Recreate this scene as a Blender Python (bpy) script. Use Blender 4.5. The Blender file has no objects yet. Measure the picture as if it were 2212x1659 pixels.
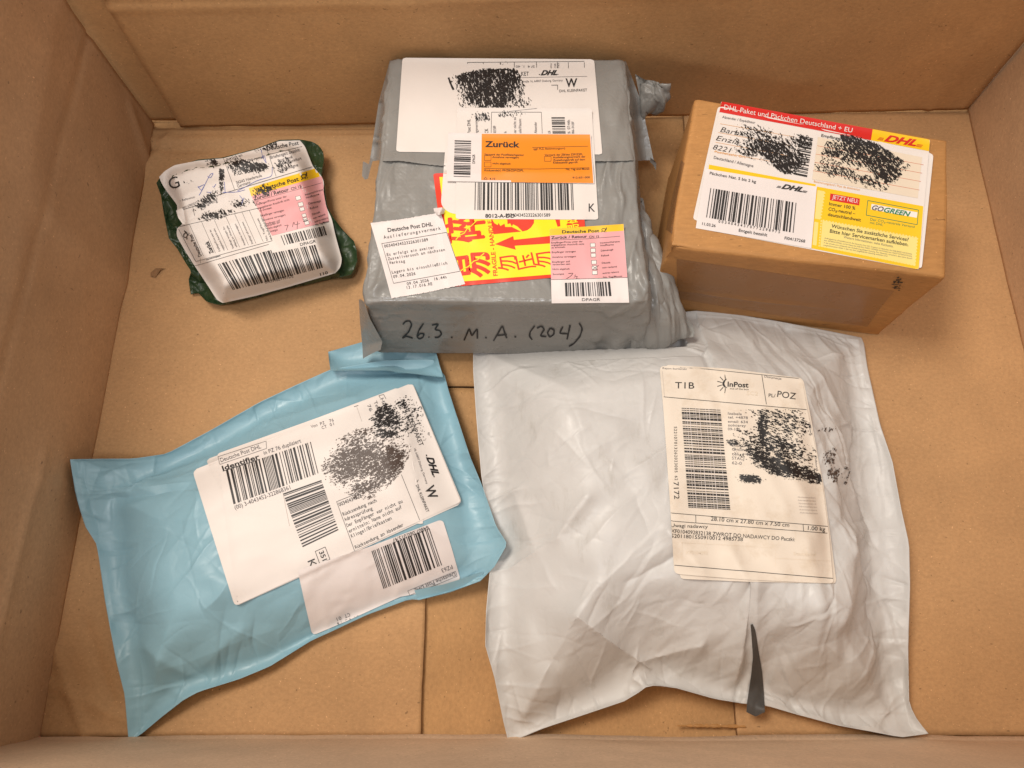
import bpy, math, random
import numpy as np
from mathutils import Vector
from mathutils.bvhtree import BVHTree

# ------------------------------------------------------------------ camera, light, exposure
F, CAMH, TILT = 1640.0, 0.58, math.radians(18.8)      # focal length in picture units (picture 2212 x 1659), height over the carton floor
S = bpy.context.scene
C = bpy.data.collections.new("parcels"); S.collection.children.link(C)
cd = bpy.data.cameras.new("camera"); cam = bpy.data.objects.new("camera", cd); C.objects.link(cam)
cam.location = (0, 0, CAMH); cam.rotation_euler = (TILT, 0, 0)
cd.sensor_width = 36; cd.lens = 36*F/2212; cd.clip_start = .01; cd.clip_end = 50
S.camera = cam
w = bpy.data.worlds.new("World"); S.world = w; w.use_nodes = True
bg = w.node_tree.nodes["Background"]; bg.inputs[0].default_value = (1.0, .89, .80, 1); bg.inputs[1].default_value = .62
def area(name, loc, target, size, power, col, sy=None):
    l = bpy.data.lights.new(name, 'AREA'); l.energy = power; l.color = col
    l.shape = 'RECTANGLE'; l.size = size; l.size_y = sy or size
    o = bpy.data.objects.new(name, l); C.objects.link(o); o.location = loc
    o.rotation_euler = (Vector(target)-Vector(loc)).to_track_quat('-Z', 'Y').to_euler()
    return o
area("window_light", (-.62, .55, 1.60), (.05, .2, 0), .60, 21.5, (1.0, .91, .81), .5)
area("room_light", (-.2, -.45, 1.75), (.0, .25, 0), .36, 7.5, (.93, .95, 1.0), .3)
vs = S.view_settings; vs.view_transform = 'Standard'; vs.look = 'None'; vs.exposure = .03; vs.gamma = 1
S.cycles.max_bounces = 8

# ------------------------------------------------------------------ helpers
ct, st = math.cos(TILT), math.sin(TILT)
def rays(p):
    p = np.asarray(p, float); x = (p[..., 0]-1106)/F; y = -(p[..., 1]-829.5)/F
    return np.stack([x, ct*y+st, st*y-ct], -1)
def W(p, z=0.):
    d = rays(p); t = (np.asarray(z)-CAMH)/d[..., 2]
    return np.array([0, 0, CAMH])+t[..., None]*d
def reg(x0, y0, s):
    return lambda p: np.stack([(x0+np.asarray(p, float)[..., 0]*s)*.57604, (y0+np.asarray(p, float)[..., 1]*s)*.57604], -1)
R1, R2, R3 = reg(540, 480, .4219), reg(1320, 180, .5877), reg(1320, 760, .5877)
R4, R5, R6, R7 = reg(2480, 340, .5785), reg(700, 1400, .6027), reg(2420, 1340, .5306), reg(1600, 640, .3526)

def _hash(ix, iy, seed):
    n = (ix.astype(np.int64)*374761393+iy.astype(np.int64)*668265263+seed*1442695041) & 0xffffffff
    n = ((n ^ (n >> 13))*1274126177) & 0xffffffff
    return ((n ^ (n >> 16)) & 0xffffff)/float(0xffffff)
def vn(x, y, seed=0):                                     # smooth value noise, 0..1
    ix, iy = np.floor(x), np.floor(y); fx, fy = x-ix, y-iy
    fx = fx*fx*(3-2*fx); fy = fy*fy*(3-2*fy)
    a, b = _hash(ix, iy, seed), _hash(ix+1, iy, seed); c, d = _hash(ix, iy+1, seed), _hash(ix+1, iy+1, seed)
    return (a*(1-fx)+b*fx)*(1-fy)+(c*(1-fx)+d*fx)*fy
def fbm(x, y, seed=0, o=4):
    r, a, t = 0, 1., 0.
    for k in range(o): r = r+a*vn(x*2**k, y*2**k, seed+k*7); t += a; a *= .5
    return r/t
def sstep(a, b, x):
    t = np.clip((x-a)/(b-a), 0, 1); return t*t*(3-2*t)
def poly_dist(x, y, poly):                               # signed distance, + inside
    P = np.asarray(poly)[:, :2]; Q = np.roll(P, -1, 0); best = np.full(x.shape, 1e9); ins = np.zeros(x.shape, bool)
    for a, b in zip(P, Q):
        d = b-a; L = max((d**2).sum(), 1e-12)
        t = np.clip(((x-a[0])*d[0]+(y-a[1])*d[1])/L, 0, 1)
        best = np.minimum(best, np.hypot(x-a[0]-t*d[0], y-a[1]-t*d[1]))
        if a[1] != b[1]:
            ins ^= ((a[1] > y) != (b[1] > y)) & (x < (b[0]-a[0])*(y-a[1])/(b[1]-a[1])+a[0])
    return np.where(ins, best, -best)
def resample(pts, n):
    pts = np.asarray(pts, float); d = np.r_[0, np.cumsum(np.linalg.norm(np.diff(pts, axis=0), axis=1))]
    t = np.linspace(0, d[-1], n)
    return np.stack([np.interp(t, d, pts[:, k]) for k in range(pts.shape[1])], -1)
def soften(p, k):                                         # smooths a resampled polyline, ends kept
    p = p.copy()
    for _ in range(k): p[1:-1] = .5*p[1:-1]+.25*(p[:-2]+p[2:])
    return p
def coons(top, right, bottom, left, nu, nv, sm=0):        # top, bottom: left to right; left, right: top to bottom
    T, B = soften(resample(top, nu), sm), soften(resample(bottom, nu), sm); L, R = soften(resample(left, nv), sm), soften(resample(right, nv), sm)
    u = np.linspace(0, 1, nu)[None, :, None]; v = np.linspace(0, 1, nv)[:, None, None]
    T, B, L, R = T[None], B[None], L[:, None], R[:, None]
    return (1-v)*T+v*B+(1-u)*L+u*R-((1-u)*(1-v)*T[:, :1]+u*(1-v)*T[:, -1:]+(1-u)*v*B[:, :1]+u*v*B[:, -1:])

def creases(x, y, n, seed, box, L=(.01, .05), w=(.0015, .004), amp=(.0003, .0009), ang=None, spread=3.2, starts=None, bend=.004):
    """sum of sharp asymmetric folds; starts: optional (x, y, angle) list the folds grow from"""
    rs = np.random.RandomState(seed); h = np.zeros(x.shape)
    xx = x+bend*(fbm(x*40, y*40, seed+1, 2)-.5)*2; yy = y+bend*(fbm(x*40, y*40, seed+2, 2)-.5)*2
    for k in range(n):
        l = rs.uniform(*L)*rs.uniform(.4, 1); wd = rs.uniform(*w); am = rs.uniform(*amp)*(1 if rs.rand() < .62 else -1)
        if starts is None:
            cx, cy = rs.uniform(box[0], box[1]), rs.uniform(box[2], box[3]); a = (ang if ang is not None else 0)+rs.uniform(-spread, spread)/2
        else:
            cx, cy, a = starts[rs.randint(len(starts))]; a += rs.uniform(-spread, spread)/2; cx += math.cos(a)*l*.8; cy += math.sin(a)*l*.8
        c, s = math.cos(a), math.sin(a); r = l+wd*5; m = (np.abs(x-cx) < r) & (np.abs(y-cy) < r)
        if not m.any(): continue
        t = ((xx[m]-cx)*c+(yy[m]-cy)*s)/l; d = -(xx[m]-cx)*s+(yy[m]-cy)*c
        k2 = rs.uniform(1.2, 3.2); d = d/np.clip(.35+.9*(t+1)/2 if starts is not None else 1, .2, 2)
        g = np.where(d > 0, np.exp(-d/wd), np.exp(d/(wd*k2)))
        h[m] += am*g*np.clip(1-t*t, 0, 1)
    return h
def facet(x, y, cell, ang=0., aniso=1., seed=0, warp=.26):
    """piecewise-flat noise with sharp straight creases, -.5 .. .5"""
    c, s = math.cos(ang), math.sin(ang); u = (x*c+y*s)/(cell*aniso); v = (-x*s+y*c)/cell
    u2 = u+warp*2*(vn(u*1.1, v*1.1, seed+3)-.5)+.55*(vn(u*.5+9, v*.5, seed+5)-.5); v = v+warp*2*(vn(u*1.1+7, v*1.1, seed+4)-.5)+1.1*(vn(u*.5, v*.5+4, seed+6)-.5); u = u2+.5*v
    iu, iv = np.floor(u), np.floor(v); fu, fv = u-iu, v-iv; H = lambda a, b: _hash(iu+a, iv+b, seed)
    alt = _hash(iu, iv, seed+11) > .5
    a, b, c_, d = H(0, 0), H(1, 0), H(0, 1), H(1, 1)
    r1 = np.where(fu+fv < 1, a+(b-a)*fu+(c_-a)*fv, d+(c_-d)*(1-fu)+(b-d)*(1-fv))
    r2 = np.where(fu > fv, a+(b-a)*fu+(d-b)*fv, a+(d-c_)*fu+(c_-a)*fv)
    return np.where(alt, r1, r2)-.5
def rim_starts(P, step=3):
    """points along the border of a grid with the inward direction"""
    out = []; nv, nu = P.shape[:2]; c = P.reshape(-1, 3).mean(0)
    for i, j, di, dj in [(0, j, 1, 0) for j in range(0, nu, step)]+[(nv-1, j, -1, 0) for j in range(0, nu, step)]+[(i, 0, 0, 1) for i in range(0, nv, step)]+[(i, nu-1, 0, -1) for i in range(0, nv, step)]:
        d = P[i+di*4, j+dj*4]-P[i, j]; out.append((P[i, j, 0], P[i, j, 1], math.atan2(d[1], d[0])))
    return out
def refine(V, Fc, mx):
    """splits big faces so flat print follows a curved sheet"""
    V = [tuple(v) for v in V]; T = []
    for f in Fc: T += [(f[0], f[k], f[k+1]) for k in range(1, len(f)-1)]
    for _ in range(5):
        mid = {}; out = []; any_ = False
        long_ = lambda a, b: (V[a][0]-V[b][0])**2+(V[a][1]-V[b][1])**2 > mx*mx
        def md(a, b):
            k = (min(a, b), max(a, b))
            if k not in mid: mid[k] = len(V); V.append(((V[a][0]+V[b][0])/2, (V[a][1]+V[b][1])/2))
            return mid[k]
        for a, b, c in T:
            e = [long_(a, b), long_(b, c), long_(c, a)]; n = sum(e)
            if n == 0: out.append((a, b, c)); continue
            any_ = True
            while not e[0]: a, b, c = b, c, a; e = e[1:]+e[:1]
            if n == 1: m = md(a, b); out += [(a, m, c), (m, b, c)]
            elif n == 3: m, p, q = md(a, b), md(b, c), md(c, a); out += [(a, m, q), (m, b, p), (q, p, c), (m, p, q)]
            else:
                if not e[1]: a, b, c = c, a, b; 
                m, p = md(a, b), md(b, c); out += [(m, b, p), (a, m, p), (a, p, c)]
        T = out
        if not any_: break
    return np.array(V), T

def grid_faces(nv, nu, off=0, flip=False, wrap=False):
    i = np.arange(nv*nu).reshape(nv, nu)+off
    if wrap: i = np.c_[i, i[:, :1]]
    f = np.stack([i[:-1, :-1], i[:-1, 1:], i[1:, 1:], i[1:, :-1]], -1).reshape(-1, 4)
    return f if flip else f[:, ::-1]
def mesh(name, verts, faces, mats, parent=None, smooth=True, mi=None):
    me = bpy.data.meshes.new(name); me.from_pydata([tuple(v) for v in np.asarray(verts, float)], [], [tuple(int(k) for k in f) for f in faces])
    for m in (mats if isinstance(mats, (list, tuple)) else [mats]): me.materials.append(m)
    if mi is not None: me.polygons.foreach_set('material_index', np.asarray(mi, 'i'))
    me.polygons.foreach_set('use_smooth', np.full(len(me.polygons), smooth)); me.update()
    o = bpy.data.objects.new(name, me); C.objects.link(o)
    if parent is not None:
        o.parent = parent; o.location = -Vector(parent.location)
    return o
def thing(name, label, cat, loc=(0, 0, 0)):
    o = bpy.data.objects.new(name, None); C.objects.link(o); o.location = loc; o.empty_display_size = .02
    o['label'] = label; o['category'] = cat; return o
def bvh_of(V, Fs):
    return BVHTree.FromPolygons([tuple(v) for v in V], [tuple(int(k) for k in f) for f in Fs])
CAMP = np.array([0, 0, CAMH])
class Host:                                               # what a label can be stuck on: nearest surface seen from above
    def __init__(s): s.b = []
    def add(s, V, Fs): s.b.append(bvh_of(V, Fs))
    def cast(s, p, bvhs=None):
        d = rays(p).reshape(-1, 3); T = np.full(len(d), np.nan); N = np.zeros((len(d), 3))
        L = np.linalg.norm(d, axis=1); dn = d/L[:, None]; o = Vector(CAMP)
        for k in range(len(d)):
            v = Vector(dn[k])
            for b in (bvhs or s.b):
                h = b.ray_cast(o, v)
                if h[0] is not None and not (T[k] <= h[3]): T[k] = h[3]; N[k] = h[1]
        flip = (N*dn).sum(1) > 0; N[flip] *= -1
        return T, dn, N

# ------------------------------------------------------------------ materials
def nt(m): return m.node_tree.nodes, m.node_tree.links
def base(name, col, rough=.6, spec=.5):
    m = bpy.data.materials.new(name); m.use_nodes = True; n, l = nt(m); b = n["Principled BSDF"]
    b.inputs["Base Color"].default_value = (*col, 1); b.inputs["Roughness"].default_value = rough
    b.inputs["Specular IOR Level"].default_value = spec; return m
def noise(n, l, scale, detail=4, vec=None, rough=.55):
    t = n.new("ShaderNodeTexNoise"); t.inputs["Scale"].default_value = scale; t.inputs["Detail"].default_value = detail
    t.inputs["Roughness"].default_value = rough
    if vec: l.new(vec, t.inputs["Vector"])
    return t
def ramp(n, l, src, stops):
    r = n.new("ShaderNodeValToRGB"); l.new(src, r.inputs[0]); e = r.color_ramp.elements
    while len(e) < len(stops): e.new(.5)
    for k, (p, c) in enumerate(stops): e[k].position = p; e[k].color = (*c, 1) if len(c) == 3 else c
    return r
def mixc(n, l, fac, a, b, mode='MIX'):
    m = n.new("ShaderNodeMix"); m.data_type = 'RGBA'; m.blend_type = mode
    if isinstance(fac, float): m.inputs[0].default_value = fac
    else: l.new(fac, m.inputs[0])
    for i, v in ((6, a), (7, b)):
        if isinstance(v, tuple): m.inputs[i].default_value = (*v, 1)
        else: l.new(v, m.inputs[i])
    return m.outputs[2]
def scaled(n, l, sc, rot=(0, 0, 0)):
    tc = n.new("ShaderNodeTexCoord"); mp = n.new("ShaderNodeMapping"); l.new(tc.outputs["Object"], mp.inputs[0])
    mp.inputs["Scale"].default_value = sc; mp.inputs["Rotation"].default_value = rot; return mp.outputs[0]
def bump(n, l, h, strength, dist, prev=None):
    b = n.new("ShaderNodeBump"); b.inputs["Strength"].default_value = strength; b.inputs["Distance"].default_value = dist
    l.new(h, b.inputs["Height"])
    if prev: l.new(prev, b.inputs["Normal"])
    return b.outputs[0]
def cardboard(name, col, flute=None, fl_amt=.25, rough=.75, streak=(1, 1, 1), spec=.3):
    m = base(name, col, rough, spec); n, l = nt(m); b = n["Principled BSDF"]
    o = scaled(n, l, (1, 1, 1)); os_ = scaled(n, l, streak)
    big = noise(n, l, 6, 3, o); blot = noise(n, l, 45, 5, o); fib = noise(n, l, 420, 3, os_, .7); fleck = noise(n, l, 520, 2, o); fl2 = noise(n, l, 330, 2, os_)
    dk = tuple(c*.86 for c in col); lt = tuple(min(1, c*1.12) for c in col)
    c1 = ramp(n, l, big.outputs[0], [(.3, dk), (.7, lt)]).outputs[0]
    c2 = mixc(n, l, .14, c1, ramp(n, l, blot.outputs[0], [(.35, (.72, .72, .72)), (.65, (1.15, 1.12, 1.08))]).outputs[0], 'MULTIPLY')
    c3 = mixc(n, l, .30, c2, ramp(n, l, fib.outputs[0], [(.3, (.62, .6, .58)), (.7, (1.3, 1.3, 1.3))]).outputs[0], 'MULTIPLY')
    c4 = mixc(n, l, ramp(n, l, fleck.outputs[0], [(.70, (0, 0, 0)), (.76, (1, 1, 1))]).outputs[0], c3, tuple(min(1, c*1.55+.03) for c in col))
    c5 = mixc(n, l, ramp(n, l, fl2.outputs[0], [(.25, (.75, .75, .75)), (.30, (0, 0, 0))]).outputs[0], c4, tuple(c*.42 for c in col))
    l.new(c5, b.inputs["Base Color"])
    nb = bump(n, l, fib.outputs[0], .35, .0005)
    nb = bump(n, l, blot.outputs[0], .18, .0008, nb)
    if flute:
        wv = n.new("ShaderNodeTexWave"); wv.bands_direction = flute; wv.inputs["Scale"].default_value = 314/7/6.28*1.0
        wv.inputs["Distortion"].default_value = .7; wv.inputs["Detail"].default_value = 2; wv.inputs["Detail Scale"].default_value = .6; l.new(o, wv.inputs[0])
        mod = noise(n, l, 9, 2, o); mm = n.new("ShaderNodeMath"); mm.operation = 'MULTIPLY'
        l.new(wv.outputs["Fac"], mm.inputs[0]); l.new(ramp(n, l, mod.outputs[0], [(.35, (0, 0, 0)), (.7, (1, 1, 1))]).outputs[0], mm.inputs[1])
        nb = bump(n, l, mm.outputs[0], fl_amt, .0012, nb)
    l.new(nb, b.inputs["Normal"]); return m
def film(name, col, rough=.36, crink=.5, fine=.35, dots=False, spec=.42, sheen2=None, dirt=None):
    m = base(name, col, rough, spec); n, l = nt(m); b = n["Principled BSDF"]
    o = scaled(n, l, (1, 1, 1)); a = noise(n, l, 16, 4, o); c = mixc(n, l, .5, col, ramp(n, l, a.outputs[0], [(.3, tuple(x*.88 for x in col)), (.7, tuple(min(1, x*1.08) for x in col))]).outputs[0])
    if dirt:
        dn_ = noise(n, l, 60, 5, scaled(n, l, (1, .35, 1), (0, 0, .4)), .7)
        c = mixc(n, l, ramp(n, l, dn_.outputs[0], [(.58, (0, 0, 0)), (.74, (.35, .35, .35))]).outputs[0], c, dirt)
    l.new(c, b.inputs["Base Color"])
    rr = noise(n, l, 40, 4, o); mr = n.new("ShaderNodeMapRange"); l.new(rr.outputs[0], mr.inputs[0])
    mr.inputs[1].default_value = .3; mr.inputs[2].default_value = .7; mr.inputs[3].default_value = rough-.09; mr.inputs[4].default_value = rough+.12; l.new(mr.outputs[0], b.inputs["Roughness"])
    v = n.new("ShaderNodeTexVoronoi"); v.feature = 'DISTANCE_TO_EDGE'; v.inputs["Scale"].default_value = 55
    wa = noise(n, l, 30, 3, o); l.new(mixc(n, l, .04, o, wa.outputs[1]), v.inputs["Vector"])
    vr = ramp(n, l, v.outputs[0], [(0, (0, 0, 0)), (.16, (1, 1, 1))])
    s1 = noise(n, l, 55, 3, scaled(n, l, (1, .28, 1), (0, 0, .5)), .5)
    nb = bump(n, l, s1.outputs[0], crink, .0016)
    nb = bump(n, l, vr.outputs[0], fine*.35, .0005, nb)
    f2 = noise(n, l, 260, 3, o); nb = bump(n, l, f2.outputs[0], fine*.5, .0003, nb)
    if dots:
        d = n.new("ShaderNodeTexVoronoi"); d.inputs["Scale"].default_value = 260; d.inputs["Randomness"].default_value = .12; l.new(o, d.inputs["Vector"])
        nb = bump(n, l, ramp(n, l, d.outputs[0], [(.1, (1, 1, 1)), (.4, (0, 0, 0))]).outputs[0], .14, .0004, nb)
    l.new(nb, b.inputs["Normal"]); return m
def paper(name, col, rough=.5, stain=None, amt=.1):
    m = base(name, col, rough, .35); n, l = nt(m); b = n["Principled BSDF"]; o = scaled(n, l, (1, 1, 1))
    a = noise(n, l, 24, 5, o); c = mixc(n, l, .5, col, ramp(n, l, a.outputs[0], [(.3, tuple(x*.93 for x in col)), (.7, tuple(min(1, x*1.03) for x in col))]).outputs[0])
    if stain:
        s = noise(n, l, 34, 6, o, .75); c = mixc(n, l, ramp(n, l, s.outputs[0], [(.50, (0, 0, 0)), (.72, (amt*5, amt*5, amt*5))]).outputs[0], c, stain)
    l.new(c, b.inputs["Base Color"])
    f = noise(n, l, 90, 4, o); l.new(bump(n, l, f.outputs[0], .25, .0006), b.inputs["Normal"]); return m
KR = (.49, .285, .132)
M = dict(
    floor=cardboard('kraft_floor', KR, 'Y', .34, streak=(.8, 1, 1)),
    gap=cardboard('kraft_gap', (.47, .265, .112), None, streak=(1, .7, 1)),
    wall=cardboard('kraft_wall', (.50, .29, .13), 'X', .10, streak=(.7, 1, 1)),
    side=cardboard('kraft_side', (.51, .315, .175), 'Y', .08, streak=(1, .7, 1)),
    front=cardboard('kraft_front_sheen', (.60, .43, .29), 'X', .10),  # same kraft, painted paler for the glancing sheen on the front wall
    edge=cardboard('kraft_edge', (.30, .17, .08)),
    box=cardboard('kraft_parcel', (.44, .22, .075), None, streak=(.3, 1, 1), rough=.6),
    tape=film('brown_tape', (.31, .155, .062), .30, .25, .3, spec=.22),
    white=film('white_film', (.56, .55, .53), .41, .30, .5, spec=.34, dirt=(.30, .27, .22)),
    blue=film('blue_film', (.235, .41, .485), .40, .30, .35),
    silver=film('silver_film', (.245, .24, .225), .30, .8, .6, dots=True),
    green=film('green_film', (.022, .045, .017), .34, .5, .5),
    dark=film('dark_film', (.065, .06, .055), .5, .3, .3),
    paper=paper('label_paper', (.73, .675, .63)), old=paper('worn_paper', (.72, .64, .54), .6, (.45, .33, .20), .08),
    thermal=paper('thermal_paper', (.73, .67, .645)), beige=paper('beige_paper', (.72, .62, .49)),
    ink=base('black_ink', (.02, .018, .018), .55), grey_ink=base('grey_ink', (.13, .12, .125), .6), pale=base('pale_ink', (.45, .40, .36), .6),
    marker=base('marker_ink', (.012, .010, .010), .5), brown_ink=base('brown_marker', (.065, .042, .032), .5), pen=base('blue_pen', (.07, .11, .42), .5),
    red=base('red_print', (.60, .022, .018), .4), ored=base('orange_red_print', (.72, .035, .008), .4), yellow=base('yellow_print', (.84, .52, .012), .4),
    lemon=base('lemon_print', (.86, .72, .01), .4), cream=base('pale_yellow_print', (.80, .66, .22), .45), orange=base('orange_print', (.82, .25, .012), .4),
    pink=base('pink_print', (.74, .36, .37), .5), greenink=base('green_print', (.02, .20, .09), .5), white_ink=base('white_print', (.78, .74, .70), .5),
    rust=base('rust_ink', (.55, .14, .06), .5), amber=base('amber_ink', (.72, .36, .10), .5), coral=base('coral_tape', (.75, .22, .17), .5))

# ------------------------------------------------------------------ print on labels
_tc = {}
def glyphs(s, bold=0., shear=0.):
    k = (s, bold, shear)
    if k in _tc: return _tc[k]
    c = bpy.data.curves.new("lettering", 'FONT'); c.body = s; c.offset = bold; c.shear = shear; c.resolution_u = 3
    o = bpy.data.objects.new("lettering", c); C.objects.link(o); dg = bpy.context.evaluated_depsgraph_get()
    ev = o.evaluated_get(dg); me = ev.to_mesh()
    V = np.array([v.co[:2] for v in me.vertices]).reshape(-1, 2); Fc = [tuple(p.vertices) for p in me.polygons]
    ev.to_mesh_clear(); bpy.data.objects.remove(o); bpy.data.curves.remove(c)
    _tc[k] = (V, Fc); return _tc[k]
def tri(pts):
    from mathutils.geometry import tessellate_polygon
    return [tuple(t) for t in tessellate_polygon([[Vector((float(p[0]), float(p[1]), 0)) for p in pts]])]
class Print:                                             # collects flat shapes given in picture units, then lays them on a surface
    def __init__(s, R): s.R = R; s.V = []; s.F = []; s.m = []; s.z = []; s.mats = []; s.n = 0
    def mi(s, m):
        if m not in s.mats: s.mats.append(m)
        return s.mats.index(m)
    def raw(s, V, Fc, m, z=1, rf=False):
        if len(V) == 0: return
        if rf: V, Fc = refine(V, Fc, 7)
        s.V.append(np.asarray(V, float)); s.F += [tuple(k+s.n for k in f) for f in Fc]; s.m += [s.mi(m)]*len(Fc); s.z += [z]*len(V); s.n += len(V)
    def quad(s, q, m, z=1, n=None):
        q = s.R(q); a = max(np.linalg.norm(q[1]-q[0]), np.linalg.norm(q[2]-q[3])); b = max(np.linalg.norm(q[3]-q[0]), np.linalg.norm(q[2]-q[1]))
        nu, nv = max(2, int(a/5)+2), max(2, int(b/5)+2)
        u = np.linspace(0, 1, nu)[None, :, None]; v = np.linspace(0, 1, nv)[:, None, None]
        P = (1-v)*((1-u)*q[0]+u*q[1])+v*((1-u)*q[3]+u*q[2]); s.raw(P.reshape(-1, 2), [tuple(f) for f in grid_faces(nv, nu)], m, z)
    def line(s, a, b, wd, m='ink', z=1.5):
        a, b = np.array(a, float), np.array(b, float); d = b-a; L = np.hypot(*d)+1e-9; nn = np.array([-d[1], d[0]])/L*wd/2
        s.quad([a+nn, b+nn, b-nn, a-nn], m, z)
    def pl(s, pts, wd, m='ink', z=2, closed=False):
        if closed: pts = list(pts)+[pts[0]]
        for a, b in zip(pts[:-1], pts[1:]): s.line(a, b, wd, m, z)
    def pen(s, pts, wd, m='marker', z=2.2):              # a hand-drawn stroke, smoothed
        p = soften(resample(pts, max(8, len(pts)*6)), 3); n = len(p); d = np.gradient(p, axis=0); d /= np.linalg.norm(d, axis=1)[:, None]+1e-9
        ww = wd/2*(.75+.4*vn(np.arange(n)*.5, np.full(n, p[0, 0]), 3)); nn = np.stack([-d[:, 1], d[:, 0]], -1)*ww[:, None]
        s.raw(s.R(np.stack([p-nn, p+nn], 1).reshape(-1, 2)), [(2*i, 2*i+1, 2*i+3, 2*i+2) for i in range(n-1)], m, z)
    def poly(s, pts, m, z=1.3): s.raw(s.R(pts), [t for t in tri(pts)], m, z, True)
    def text(s, t, a, b, cap, m='ink', bold=0., shear=0., z=2, mono=False):
        a, b = np.array(a, float), np.array(b, float); d = b-a; L = np.hypot(*d); d /= L; up = np.array([d[1], -d[0]])
        if mono:
            ad = L/len(t)
            for k, ch in enumerate(t):
                if ch == ' ': continue
                V, Fc = glyphs(ch, bold, shear)
                if not len(V): continue
                x0, x1 = V[:, 0].min(), V[:, 0].max(); sc = min(cap/.73, ad*.86/max(x1-x0, .2))
                X = (V[:, 0]-(x0+x1)/2)*sc+ad*(k+.5)
                s.raw(s.R(a+X[:, None]*d+(V[:, 1]*cap/.73)[:, None]*up), Fc, m, z)
            return
        V, Fc = glyphs(t, bold, shear)
        if not len(V): return
        x0, x1 = V[:, 0].min(), V[:, 0].max()
        s.raw(s.R(a+((V[:, 0]-x0)/(x1-x0)*L)[:, None]*d+(V[:, 1]*cap/.73)[:, None]*up), Fc, m, z, cap > 24)
    def bars(s, q, n, seed, along='x', m='ink', z=2, fill=.5):   # n modules; bars run across from q0 to q1 ('x') or q0 to q3 ('y')
        rnd = random.Random(seed); q = [np.array(k, float) for k in q]
        if along == 'y': q = [q[0], q[3], q[2], q[1]]
        t = 0
        while t < n:
            wd = rnd.choice([1, 1, 2, 3, 1, 2]); gp = rnd.choice([1, 1, 2, 1, 3, 2]); e = min(t+wd, n)
            f = lambda x, y: (1-y)*((1-x)*q[0]+x*q[1])+y*((1-x)*q[3]+x*q[2])
            s.quad([f(t/n, 0), f((e-.05)/n, 0), f((e-.05)/n, 1), f(t/n, 1)], m, z); t += wd+gp
    def logo(s, a, b, cap, m, wings=True):
        a, b = np.array(a, float), np.array(b, float); d = b-a; L = np.hypot(*d); d /= L; up = np.array([d[1], -d[0]])
        s.text("DHL", a, b, cap, m, .045, .45)
        if wings:
            for k in (0, 1, 2):
                s.line(a-d*cap*(.95-.12*k)+up*cap*.16*(k+.4), a-d*cap*(.12-.05*k)+up*cap*.16*(k+.4), cap*.08, m)
                s.line(b+d*cap*(.05+.05*k-.1)+up*cap*.16*(k-.1), b+d*cap*(.85+.1*k-.1)+up*cap*.16*(k-.1), cap*.08, m)
        else:
            s.line(a-d*cap*.35+up*cap*.12, a-d*cap*.08+up*cap*.12, cap*.16, m); s.line(b+d*cap*.02+up*cap*.12, b+d*cap*.22+up*cap*.12, cap*.16, m)
    def box(s, x, y, a, b, m='ink', fill=True, wd=2.2, sk=(0, 0)):
        q = [(x, y), (x+a, y+sk[0]), (x+a+sk[1], y+b+sk[0]), (x+sk[1], y+b)]
        if fill: s.quad(q, 'white_ink', 1.6)
        s.pl(q, wd, m, 2, True)
    def horn(s, x, y, r, ang=0., m='ink'):
        c, n_ = math.cos(ang), math.sin(ang); P = lambda u, v: (x+(u*c-v*n_)*r, y+(u*n_+v*c)*r)
        s.pl([P(math.cos(k)*.8-.1, math.sin(k)*.62) for k in np.linspace(0, 6.28, 15)], r*.28, m)
        s.poly([P(.6, -.2), P(1.0, -1.0), P(1.35, -1.0), P(1.0, .2), P(.5, .55)], m, 2)
        s.line(P(-1.3, .95), P(-.6, .7), r*.25, m); s.line(P(.2, .95), P(.6, .75), r*.25, m); s.line(P(.8, 1.0), P(1.1, .75), r*.2, m)
    def scribble(s, blobs, poly=None, cell=.85, seed=1, m='marker', ang=0., z=2.8, thr=1., st=1.9):
        # blobs: (cx, cy, rx, ry, deg, strength) in region units; dry rubbed ink left as flecks
        xs = [b[0]-1.5*max(b[2], b[3]) for b in blobs]+[b[0]+1.5*max(b[2], b[3]) for b in blobs]; ys = [b[1]-1.5*max(b[2], b[3]) for b in blobs]+[b[1]+1.5*max(b[2], b[3]) for b in blobs]
        o = s.R(np.array([[0, 0], [1, 0]])); k = abs(o[1, 0]-o[0, 0]); cz = cell/k
        X, Y = np.meshgrid(np.arange(min(xs), max(xs), cz), np.arange(min(ys), max(ys), cz)); D = np.zeros(X.shape)
        for cx, cy, rx, ry, dg, sg in blobs:
            a = math.radians(dg); u = ((X-cx)*math.cos(a)+(Y-cy)*math.sin(a))/rx; v = (-(X-cx)*math.sin(a)+(Y-cy)*math.cos(a))/ry
            D = np.maximum(D, sg*(1-sstep(.25, 1.25, np.hypot(u, v)+.3*(fbm(X*.02, Y*.02, seed+3)-.5))))
        if poly is not None: D = D*sstep(-6, 8, poly_dist(X, Y, poly)+14*(fbm(X*.04, Y*.04, seed+9)-.5))
        c, n_ = math.cos(ang), math.sin(ang); U = (X*c+Y*n_)*k*.5; Vv = (-X*n_+Y*c)*k
        N = .5*vn(U/st/1.6, Vv/st*.9, seed)+.5*vn(U/.9/st*1.6, Vv/.8/st*1.6, seed+1); N = np.clip((N-.5)*1.9+.5, 0, 1); N = .8*N+.2*fbm(X*.03, Y*.03, seed+5)
        D = np.minimum(D, .78)-.02; idx = np.argwhere((N < D*thr*1.05) & (D > .03))
        P = np.array([[X[i, j], Y[i, j]] for i, j in idx]).reshape(-1, 2)
        if not len(P): return
        cs = np.array([[-.55, -.55], [.55, -.55], [.55, .55], [-.55, .55]])*cz
        V = (P[:, None]+cs[None]).reshape(-1, 2); s.raw(s.R(V), [(4*i, 4*i+1, 4*i+2, 4*i+3) for i in range(len(P))], m, z)
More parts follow.
